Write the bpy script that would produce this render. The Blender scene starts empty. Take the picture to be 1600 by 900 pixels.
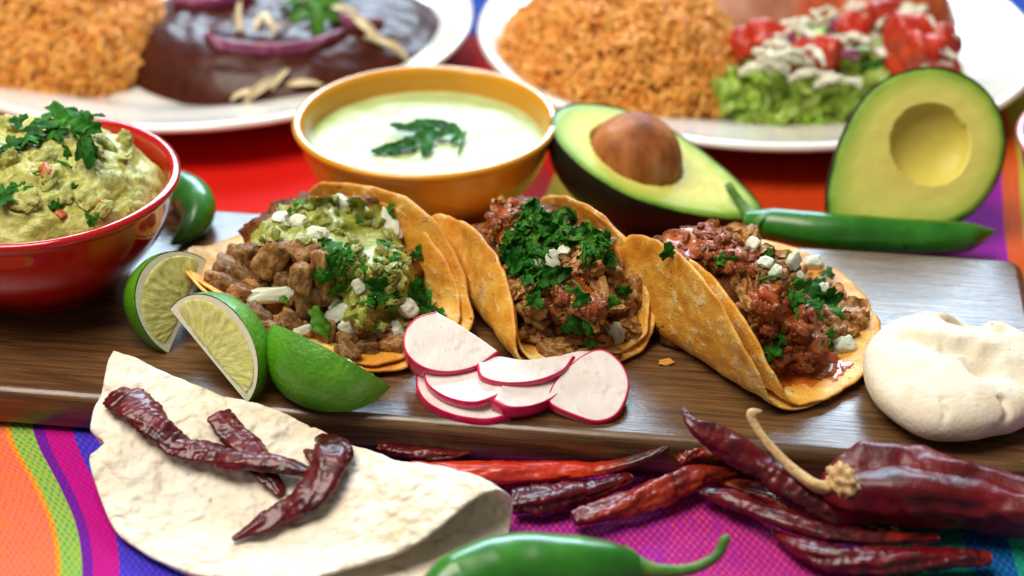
import bpy, math, random
import numpy as np
from mathutils import Vector, Matrix, Euler
from mathutils.bvhtree import BVHTree

# ------------------------------------------------------------------ camera, world, lamps (all lengths below in cm, S turns them into metres)
S = 0.01
SC = bpy.context.scene
COL = SC.collection
FPX = 800 / math.tan(math.radians(15))           # focal length in photo pixels (1600 wide)
PITCH = math.radians(30); DIST = 86.0; ZB = 1.8   # ZB: top of the cutting board
FW = np.array([0, math.cos(PITCH), -math.sin(PITCH)])
UP = np.array([0, math.sin(PITCH), math.cos(PITCH)])
RT = np.array([1.0, 0, 0]); TW = -FW
CAM = np.array([0, 0, ZB]) - DIST * FW
cd = bpy.data.cameras.new('camera'); cam = bpy.data.objects.new('camera', cd); COL.objects.link(cam)
cam.location = tuple(CAM * S); cam.rotation_euler = (math.radians(60), 0, 0)
cd.sensor_width = 36; cd.lens = 18 / math.tan(math.radians(15)); cd.clip_start = 0.02; cd.clip_end = 20
cd.dof.use_dof = True; cd.dof.focus_distance = 0.79; cd.dof.aperture_fstop = 5.4
SC.camera = cam
wd = bpy.data.worlds.new('World'); SC.world = wd; wd.use_nodes = True
wd.node_tree.nodes['Background'].inputs[0].default_value = (1.0, 0.96, 0.90, 1)
wd.node_tree.nodes['Background'].inputs[1].default_value = 0.15
def area(name, loc, target, sx, sy, watt, col):
    l = bpy.data.lights.new(name, 'AREA'); l.shape = 'RECTANGLE'; l.size = sx * S; l.size_y = sy * S; l.energy = watt; l.color = col
    o = bpy.data.objects.new(name, l); COL.objects.link(o); o.location = Vector(loc) * S
    o.rotation_euler = (Vector(target) - Vector(loc)).to_track_quat('-Z', 'Y').to_euler(); return o
area('window_light', (20, 400, 245), (0, 0, 0), 330, 165, 265, (0.62, 0.82, 1.0))
area('room_light', (-60, -10, 170), (0, 0, 0), 110, 110, 38, (1.0, 0.92, 0.79))
SC.view_settings.view_transform = 'Standard'; SC.view_settings.look = 'None'
SC.view_settings.exposure = 0.14; SC.view_settings.gamma = 1.0; SC.view_settings.use_curve_mapping = False
SC.cycles.use_denoising = True
SC.cycles.max_bounces = 6; SC.cycles.transparent_max_bounces = 6

# ------------------------------------------------------------------ geometry helpers
def nrm(v):
    v = np.asarray(v, float); return v / max(np.linalg.norm(v), 1e-9)
def ray(x, y): return FW + RT * (x - 800) / FPX - UP * (y - 450) / FPX
def P(x, y, z):                                   # point of the place at height z seen at photo pixel x, y
    d = ray(x, y); return CAM + d * ((z - CAM[2]) / d[2])
def PL(x, y, p, n):
    d = ray(x, y); return CAM + d * (np.dot(np.asarray(p) - CAM, n) / np.dot(d, n))
def cv(r, u, t): return RT * r + UP * u + TW * t   # vector from right / up / toward-the-viewer amounts
_rg = np.random.RandomState(7); _G = _rg.normal(size=(256, 3)); _G /= np.linalg.norm(_G, axis=1)[:, None]
def pn(p, seed=0):
    p = np.asarray(p, float); i = np.floor(p).astype(np.int64); f = p - i; u = f * f * f * (f * (f * 6 - 15) + 10); r = 0
    for a in (0, 1):
        for b in (0, 1):
            for c in (0, 1):
                h = ((i[..., 0] + a) * 73856093) ^ ((i[..., 1] + b) * 19349663) ^ ((i[..., 2] + c) * 83492791) ^ (seed * 2654435)
                g = _G[((h ^ (h >> 9) ^ (h >> 17)) & 255)]
                w = (u[..., 0] if a else 1 - u[..., 0]) * (u[..., 1] if b else 1 - u[..., 1]) * (u[..., 2] if c else 1 - u[..., 2])
                r = r + w * (g[..., 0] * (f[..., 0] - a) + g[..., 1] * (f[..., 1] - b) + g[..., 2] * (f[..., 2] - c))
    return r * 1.5
def fbm(p, sc=1.0, octv=3, seed=0, gain=0.5):
    p = np.asarray(p, float) * sc; r = 0; a = 1.0
    for k in range(octv): r = r + a * pn(p, seed + k); p = p * 2.03 + 5.1; a *= gain
    return r
def sstep(x):
    x = np.clip(x, 0, 1); return x * x * (3 - 2 * x)
def gfaces(nu, nv, wu=False, wv=False, off=0, flip=False):
    F = []
    for i in range(nu if wu else nu - 1):
        for j in range(nv if wv else nv - 1):
            a = off + i * nv + j; b = off + ((i + 1) % nu) * nv + j; c = off + ((i + 1) % nu) * nv + (j + 1) % nv; d = off + i * nv + (j + 1) % nv
            F.append((a, d, c, b) if flip else (a, b, c, d))
    return F
BASE = {}
_meshes = {}
def new_mesh(name, V, F, mat, smooth=True, uv=None):
    me = bpy.data.meshes.new(name); me.from_pydata((np.asarray(V) * S).tolist(), [], [tuple(f) for f in F]); me.validate()
    if smooth: me.polygons.foreach_set('use_smooth', [True] * len(me.polygons))
    if uv is not None:
        ul = me.uv_layers.new(name='UVMap'); idx = np.empty(len(me.loops), np.int64); me.loops.foreach_get('vertex_index', idx)
        ul.data.foreach_set('uv', np.asarray(uv, float)[idx].ravel())
    me.materials.append(mat); me.update(); return me
def tag(o, label=None, cat=None, group=None, kind=None):
    if label: o['label'] = label
    if cat: o['category'] = cat
    if group: o['group'] = group
    if kind: o['kind'] = kind
    return o
def thing(name, loc, label, cat, group=None):
    o = bpy.data.objects.new(name, None); COL.objects.link(o); o.empty_display_size = 0.01
    o.location = Vector(loc) * S; BASE[o.name] = np.asarray(loc, float); return tag(o, label, cat, group)
def add(name, V, F, mat, parent=None, smooth=True, uv=None, label=None, cat=None, group=None, kind=None):
    V = np.asarray(V, float)
    base = BASE[parent.name] if parent else np.array([V[:, 0].mean(), V[:, 1].mean(), V[:, 2].min()])
    o = bpy.data.objects.new(name, new_mesh(name, V - base, F, mat, smooth, uv)); COL.objects.link(o); BASE[o.name] = base
    if parent: o.parent = parent
    else: o.location = Vector(base) * S
    return tag(o, label, cat, group, kind)
def place(name, me, pos, rot=None, scale=(1, 1, 1), parent=None, **kw):   # an object that shares a mesh
    o = bpy.data.objects.new(name, me); COL.objects.link(o)
    base = BASE[parent.name] if parent else np.zeros(3)
    R = rot if rot is not None else Matrix.Identity(3)
    sc = (scale,) * 3 if isinstance(scale, (int, float)) else scale
    M = Matrix.Translation(Vector(np.asarray(pos) - base) * S) @ R.to_4x4() @ Matrix.Diagonal((*sc, 1))
    if parent: o.parent = parent
    o.matrix_basis = M; return tag(o, **kw)
def frame(x=None, z=None):                         # rotation whose z is given and x is near the one given
    z = nrm(z); x = nrm(np.asarray(x, float) - np.dot(x, z) * z); y = np.cross(z, x)
    return Matrix(((x[0], y[0], z[0]), (x[1], y[1], z[1]), (x[2], y[2], z[2])))
def rrot(rng, tilt=1.0):
    return Euler((rng.uniform(-tilt, tilt), rng.uniform(-tilt, tilt), rng.uniform(0, 6.28))).to_matrix()
def bvh(*objs):
    V = []; F = []; k = 0
    for o in objs:
        if o.type != 'MESH': continue
        me = o.data; n = len(me.vertices); co = np.empty(n * 3); me.vertices.foreach_get('co', co); M = np.array(o.matrix_basis)
        w = (co.reshape(-1, 3) @ M[:3, :3].T + M[:3, 3]) / S + (BASE[o.parent.name] if o.parent else 0)
        V.append(w); F += [tuple(k + i for i in p.vertices) for p in me.polygons]; k += n
    return BVHTree.FromPolygons(np.vstack(V).tolist(), F)
def hit(t, x, y):
    d = nrm(ray(x, y)); h = t.ray_cast(Vector(CAM), Vector(d))
    if h[0] is None: return None, None
    n = np.array(h[1]); return np.array(h[0]), (n if n @ d < 0 else -n)
def spline(pts, n):
    p = np.asarray(pts, float); p = np.vstack([2 * p[0] - p[1], p, 2 * p[-1] - p[-2]]); m = len(p) - 3; out = []
    for q in np.linspace(0, m - 1e-6, n):
        k = int(q); t = q - k; a, b, c, d = p[k:k + 4]
        out.append(0.5 * (2 * b + (c - a) * t + (2 * a - 5 * b + 4 * c - d) * t * t + (3 * b - a - 3 * c + d) * t ** 3))
    return np.array(out)
def cspline(pts, n):
    p = np.asarray(pts, float); m = len(p); out = []
    for q in np.linspace(0, m, n, endpoint=False):
        k = int(q); t = q - k; a, b, c, d = p[(k - 1) % m], p[k % m], p[(k + 1) % m], p[(k + 2) % m]
        out.append(0.5 * (2 * b + (c - a) * t + (2 * a - 5 * b + 4 * c - d) * t * t + (3 * b - a - 3 * c + d) * t ** 3))
    return np.array(out)
def tube(path, rad, n=64, m=20, wid=1.0, hei=1.0, disp=None, up=(0, 0, 1), twist=0.0):
    c = spline(path, n); r = np.interp(np.linspace(0, 1, n), np.linspace(0, 1, len(rad)), rad)
    T = np.gradient(c, axis=0); T /= np.linalg.norm(T, axis=1)[:, None]
    u = nrm(np.asarray(up, float)); ph = np.linspace(0, 2 * np.pi, m, endpoint=False); V = np.zeros((n, m, 3))
    arc = np.concatenate([[0], np.cumsum(np.linalg.norm(np.diff(c, axis=0), axis=1))])
    for i in range(n):
        u = nrm(u - np.dot(u, T[i]) * T[i]); s = np.cross(T[i], u); q = ph + twist * arc[i]
        dirs = np.outer(np.cos(q) * wid, s) + np.outer(np.sin(q) * hei, u); V[i] = dirs * r[i]
    if disp is not None:
        A = np.repeat(arc[:, None], m, 1); V = V * (1 + disp(A, np.repeat(ph[None], n, 0), r[:, None]))[..., None]
    V = V + c[:, None]
    F = gfaces(n, m, False, True); V = V.reshape(-1, 3); k = len(V); V = np.vstack([V, c[0], c[-1]])
    F += [(k, (j + 1) % m, j) for j in range(m)] + [(k + 1, (n - 1) * m + j, (n - 1) * m + (j + 1) % m) for j in range(m)]
    return V, [f[::-1] for f in F], c
def revolve(prof, c, n=96, sx=1.0, sy=1.0, rot=0.0):
    prof = np.asarray(prof, float); a = np.linspace(0, 2 * np.pi, n, endpoint=False); V = []
    for r, z in prof:
        x = np.cos(a) * r * sx; y = np.sin(a) * r * sy
        V.append(np.stack([c[0] + x * math.cos(rot) - y * math.sin(rot), c[1] + x * math.sin(rot) + y * math.cos(rot), np.full(n, c[2] + z)], 1))
    return np.vstack(V), gfaces(len(prof), n, False, True, flip=True)
def ico(sub=3):
    import bmesh
    bm = bmesh.new(); bmesh.ops.create_icosphere(bm, subdivisions=sub, radius=1.0)
    V = np.array([v.co[:] for v in bm.verts]); F = [tuple(v.index for v in f.verts) for f in bm.faces]; bm.free(); return V, F
ICO = {k: ico(k) for k in (2, 3, 4, 5, 6)}
def boxy(sub, p):                                   # rounded cube
    V, F = ICO[sub]; n = (np.abs(V) ** p).sum(1) ** (1 / p); return V / n[:, None], F
def shell_polar(fn, nr, na, th, seed=0, edge=0.0):  # a round sheet with thickness and a soft rim; fn(s, t, off) -> points
    a = np.linspace(0, 2 * np.pi, na, endpoint=False); rr = np.linspace(0, 1, nr + 1)[1:] ** 0.85
    s = np.concatenate([[0], (rr[:, None] * np.cos(a)).ravel()]); t = np.concatenate([[0], (rr[:, None] * np.sin(a)).ravel()])
    ang = np.concatenate([[0], np.tile(a, nr)]); e = 1 + edge * (fbm(np.stack([np.cos(ang) * 3, np.sin(ang) * 3, 0 * ang], 1), 1, 3, seed))
    rad = np.concatenate([[0], np.repeat(rr, na)]); soft = np.sqrt(np.clip(1 - ((rad - 0.93) / 0.07).clip(0, 1) ** 2 * 0.75, 0, 1))
    top = fn(s * e, t * e, th / 2 * soft); bot = fn(s * e, t * e, -th / 2 * soft); n = len(s)
    F = [(0, 1 + j, 1 + (j + 1) % na) for j in range(na)] + gfaces(nr, na, False, True, 1, False)
    F = [tuple(f) for f in F]; G = [tuple(n + i for i in f[::-1]) for f in F]; o = 1 + (nr - 1) * na
    H = [(o + j, n + o + j, n + o + (j + 1) % na, o + (j + 1) % na) for j in range(na)]
    return np.vstack([top, bot]), F + G + H

# ------------------------------------------------------------------ materials
def H(c, k=1.0):
    c = c.lstrip('#'); v = [int(c[i:i + 2], 16) / 255 for i in (0, 2, 4)]
    return tuple(k * ((x / 12.92) if x <= 0.04045 else ((x + 0.055) / 1.055) ** 2.4) for x in v) + (1,)
class MB:
    def __init__(s, name):
        s.m = bpy.data.materials.new(name); s.m.use_nodes = True; s.nt = s.m.node_tree; s.b = s.nt.nodes['Principled BSDF']
    def n(s, t, **kw):
        o = s.nt.nodes.new(t)
        for k, v in kw.items(): setattr(o, k, v)
        return o
    def l(s, a, b): s.nt.links.new(a, b)
    def coord(s, kind='Object', scale=100.0, stretch=(1, 1, 1), rot=(0, 0, 0)):
        tc = s.n('ShaderNodeTexCoord'); mp = s.n('ShaderNodeMapping'); s.l(tc.outputs[kind], mp.inputs[0])
        mp.inputs['Scale'].default_value = tuple(scale * q for q in stretch); mp.inputs['Rotation'].default_value = rot; return mp.outputs[0]
    def noise(s, vec, scale, detail=4, rough=0.55, dist=0.0):
        o = s.n('ShaderNodeTexNoise'); s.l(vec, o.inputs['Vector']); o.inputs['Scale'].default_value = scale; o.inputs['Detail'].default_value = detail
        o.inputs['Roughness'].default_value = rough; o.inputs['Distortion'].default_value = dist; return o.outputs['Fac']
    def voro(s, vec, scale, feat='F1'):
        o = s.n('ShaderNodeTexVoronoi'); o.feature = feat; s.l(vec, o.inputs['Vector']); o.inputs['Scale'].default_value = scale; return o.outputs['Distance']
    def ramp(s, fac, stops, const=False):
        o = s.n('ShaderNodeValToRGB'); s.l(fac, o.inputs[0]); e = o.color_ramp.elements
        if const: o.color_ramp.interpolation = 'CONSTANT'
        while len(e) < len(stops): e.new(0.5)
        for k, (p, c) in enumerate(stops): e[k].position = p; e[k].color = c if not isinstance(c, str) else H(c)
        return o.outputs[0]
    def mix(s, f, a, b, mode='MIX'):
        o = s.n('ShaderNodeMix', data_type='RGBA', blend_type=mode)
        for i, v in ((0, f), (6, a), (7, b)):
            if hasattr(v, 'is_linked'): s.l(v, o.inputs[i])
            else: o.inputs[i].default_value = v
        return o.outputs[2]
    def math(s, op, a, b=0.0, c=0.0):
        o = s.n('ShaderNodeMath', operation=op)
        for i, v in enumerate((a, b, c)):
            if hasattr(v, 'is_linked'): s.l(v, o.inputs[i])
            else: o.inputs[i].default_value = v
        return o.outputs[0]
    def bump(s, h, dist_cm, strength=1.0):
        o = s.n('ShaderNodeBump'); s.l(h, o.inputs['Height']); o.inputs['Distance'].default_value = dist_cm * S; o.inputs['Strength'].default_value = strength
        if getattr(s, '_bump', None) is not None: s.l(s._bump, o.inputs['Normal'])
        s._bump = o.outputs[0]; s.l(s._bump, s.b.inputs['Normal'])
    def set(s, **kw):
        nm = dict(rough='Roughness', spec='Specular IOR Level', coat='Coat Weight', coatr='Coat Roughness', sss='Subsurface Weight', ssr='Subsurface Radius',
                  sscale='Subsurface Scale', trans='Transmission Weight', ior='IOR', metal='Metallic', sheen='Sheen Weight', base='Base Color')
        for k, v in kw.items(): s.b.inputs[nm[k]].default_value = v
def food(name, cols, sc=1.0, rough=0.5, b1=None, b2=None, sss=0.0, ssr=(1, .6, .3), sscale=0.15, coat=0.0, coatr=0.1, spec=0.5, stretch=(1, 1, 1), detail=5,
         vary=0.0, leaf=0.0, coordk='Object', spots=None, nr=0.6):
    m = MB(name); v = m.coord(coordk, 100.0 if coordk != 'UV' else 1.0, stretch)
    c = m.ramp(m.noise(v, sc, detail, nr), [(0.28 + 0.44 * i / max(len(cols) - 1, 1), q) for i, q in enumerate(cols)])
    if spots:                                        # (colour, scale, low, high)
        for col, ssc, lo, hi in spots:
            f = m.ramp(m.noise(v, ssc, 3, 0.5), [(lo, (0, 0, 0, 1)), (hi, (1, 1, 1, 1))]); c = m.mix(f, c, H(col))
    if vary:
        oi = m.n('ShaderNodeObjectInfo'); hs = m.n('ShaderNodeHueSaturation'); m.l(c, hs.inputs['Color'])
        m.l(m.math('MULTIPLY_ADD', oi.outputs['Random'], 2 * vary, 1 - vary), hs.inputs['Value']); c = hs.outputs[0]
    m.l(c, m.b.inputs['Base Color']); m.set(rough=rough, coat=coat, coatr=coatr, spec=spec)
    if sss: m.set(sss=sss, ssr=ssr, sscale=sscale * S)
    for b in (b1, b2):
        if b: m.bump(m.noise(v, b[0], 5, 0.6), b[1])
    if leaf:
        tr = m.n('ShaderNodeBsdfTranslucent'); m.l(c, tr.inputs[0]); ms = m.n('ShaderNodeMixShader'); ms.inputs[0].default_value = leaf
        m.l(m.b.outputs[0], ms.inputs[1]); m.l(tr.outputs[0], ms.inputs[2]); m.l(ms.outputs[0], m.nt.nodes['Material Output'].inputs[0])
    return m.m
def m_wood():
    m = MB('walnut'); v = m.coord('Object', 100, (0.05, 0.75, 0.75)); v2 = m.coord('Object', 100, (0.16, 4.5, 4.5)); v3 = m.coord('Object', 100, (0.5, 14, 14))
    g = m.noise(v, 1.0, 6, 0.62, 1.6); f = m.noise(v2, 1.3, 5, 0.65, 0.4); p = m.noise(v3, 1.0, 2, 0.5)
    c = m.ramp(g, [(0.28, '#3c2616'), (0.42, '#644526'), (0.52, '#84603a'), (0.62, '#5c4024'), (0.75, '#926c44')])
    c = m.mix(m.ramp(f, [(0.35, (0.75, 0.75, 0.75, 1)), (0.7, (0, 0, 0, 1))]), c, H('#3a2416'))
    c = m.mix(m.ramp(p, [(0.62, (0, 0, 0, 1)), (0.72, (0.8, 0.8, 0.8, 1))]), c, H('#22130b'))
    m.l(c, m.b.inputs['Base Color']); m.set(spec=0.55); m.l(m.ramp(f, [(0.3, (0.30,) * 3 + (1,)), (0.7, (0.20,) * 3 + (1,))]), m.b.inputs['Roughness'])
    m.set(coat=0.22, coatr=0.28); m.bump(p, 0.012); m.bump(f, 0.014); return m.m
def m_cloth(name, warp, weft, freq=4.2, extra=None):
    m = MB(name); tc = m.n('ShaderNodeTexCoord'); sp = m.n('ShaderNodeSeparateXYZ'); m.l(tc.outputs['UV'], sp.inputs[0]); u, v = sp.outputs[0], sp.outputs[1]
    jit = m.noise(m.coord('UV', 1.0, (0.5, 3, 1)), 1.0, 3); U = m.math('ADD', u, m.math('MULTIPLY', m.math('SUBTRACT', jit, 0.5), 0.012))
    w1 = m.math('SINE', m.math('MULTIPLY', m.math('MULTIPLY', u, 100.0), 2 * math.pi * freq)); w2 = m.math('SINE', m.math('MULTIPLY', m.math('MULTIPLY', v, 100.0), 2 * math.pi * freq * 0.55))
    w1 = m.math('ADD', w1, m.math('MULTIPLY', m.math('SUBTRACT', m.noise(m.coord('UV', 1.0, (160, 160, 1)), 1.0, 3), 0.5), 2.2)); tw = m.math('MULTIPLY', w1, w2)
    over = m.ramp(m.math('MULTIPLY_ADD', tw, 0.5, 0.5), [(0.40, (0.12, 0.12, 0.12, 1)), (0.72, (0.85, 0.85, 0.85, 1))])
    a = m.ramp(U, warp, True); b = m.ramp(U, weft, True)
    nz = m.noise(m.coord('UV', 1.0, (500, 30, 1)), 1.0, 3); over = m.mix(m.ramp(nz, [(0.45, (0, 0, 0, 1)), (0.65, (0.8, 0.8, 0.8, 1))]), over, (0.15, 0.15, 0.15, 1))
    c = m.mix(over, a, b)
    if extra:                                        # a plain band across the far end
        f = m.ramp(v, [(0, (0, 0, 0, 1)), (extra[0], (1, 1, 1, 1))], True); c = m.mix(f, c, m.ramp(v, [(0, extra[1]), (extra[2], extra[3])], True))
    m.l(c, m.b.inputs['Base Color']); m.set(rough=0.75, spec=0.12); m.bump(tw, 0.02, 0.8); m.bump(m.noise(m.coord('UV', 100.0), 8.0, 3), 0.02); return m.m
def m_glaze(name, col, rough=0.12, edge=None):
    m = MB(name); v = m.coord('Object', 100)
    m.l(m.ramp(m.noise(v, 0.5, 4), [(0.3, H(col, 0.92)), (0.7, H(col, 1.06))]), m.b.inputs['Base Color']); m.set(rough=rough, coat=0.6, coatr=0.06); m.bump(m.noise(v, 1.2, 2), 0.012); return m.m
def m_avocado():
    m = MB('avocado_flesh'); tc = m.n('ShaderNodeTexCoord'); sp = m.n('ShaderNodeSeparateXYZ'); m.l(tc.outputs['UV'], sp.inputs[0])
    nz = m.noise(m.coord('Object', 100), 0.9, 4); f = m.math('ADD', sp.outputs[0], m.math('MULTIPLY', m.math('SUBTRACT', nz, 0.5), 0.10))
    c = m.ramp(f, [(0.0, '#d4c452'), (0.45, '#e2d872'), (0.70, '#dcdc70'), (0.88, '#b4ca58'), (0.965, '#78a632'), (1.0, '#3f5c1e')])
    m.l(c, m.b.inputs['Base Color']); m.set(rough=0.45, sss=0.2, ssr=(1, .9, .3), sscale=0.2 * S, spec=.35); m.bump(m.noise(m.coord('Object', 100), 1.1, 4), 0.05); m.bump(m.noise(m.coord('Object', 100), 9, 2), 0.012); return m.m
def m_corn():
    m = MB('corn_tortilla'); v = m.coord('Object', 100)
    c = m.ramp(m.noise(v, 0.55, 5, 0.6), [(0.34, '#cc801c'), (0.46, '#e09c34'), (0.56, '#ebb24a'), (0.68, '#f2c668')])
    pn_ = m.noise(v, 2.3, 3, 0.55); pn2 = m.math('ADD', m.math('MULTIPLY', pn_, .6), m.math('MULTIPLY', m.noise(v, .55, 3, .6), .5)); pale = m.ramp(pn2, [(0.61, (0, 0, 0, 1)), (0.68, (0.7, 0.7, 0.7, 1))]); c = m.mix(pale, c, H('#f6dca4'))
    tan = m.ramp(m.noise(v, 0.7, 4, 0.6), [(0.54, (0, 0, 0, 1)), (0.68, (0.65, 0.65, 0.65, 1))]); c = m.mix(tan, c, H('#bc6f28'))
    fleck = m.ramp(m.noise(v, 4.2, 2, 0.5), [(0.70, (0, 0, 0, 1)), (0.74, (0.9, 0.9, 0.9, 1))]); c = m.mix(fleck, c, H('#3a1d0c'))
    m.l(c, m.b.inputs['Base Color']); m.set(rough=0.42, spec=0.5, sss=0.2, ssr=(1, .5, .15), sscale=0.12 * S); m.bump(pale, 0.022); m.bump(m.noise(v, 2.3, 4, 0.6), 0.06); m.bump(m.noise(v, 11, 4), 0.03); return m.m
def m_flour():
    m = MB('flour_tortilla'); v = m.coord('Object', 100)
    c = m.ramp(m.noise(v, 0.7, 5, 0.6), [(0.3, '#e6dac2'), (0.5, '#eee5d4'), (0.7, '#f3ede2')])
    tan = m.ramp(m.noise(v, 0.28, 3, 0.5), [(0.56, (0, 0, 0, 1)), (0.75, (0.6, 0.6, 0.6, 1))]); c = m.mix(tan, c, H('#e0c494'))
    sp = m.ramp(m.noise(v, 1.6, 2), [(0.76, (0, 0, 0, 1)), (0.82, (0.7, 0.7, 0.7, 1))]); c = m.mix(sp, c, H('#b98045'))
    m.l(c, m.b.inputs['Base Color']); m.set(rough=0.7, spec=0.25, sss=0.15, ssr=(1, .7, .4), sscale=0.12 * S)
    m.bump(m.ramp(m.noise(v, 1.5, 1, 0.35, 0.0), [(.35, (0, 0, 0, 1)), (.75, (1, 1, 1, 1))]), 0.17); m.bump(m.noise(v, 3.0, 1), 0.04); m.bump(m.noise(v, 10, 2), 0.02); return m.m
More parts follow.
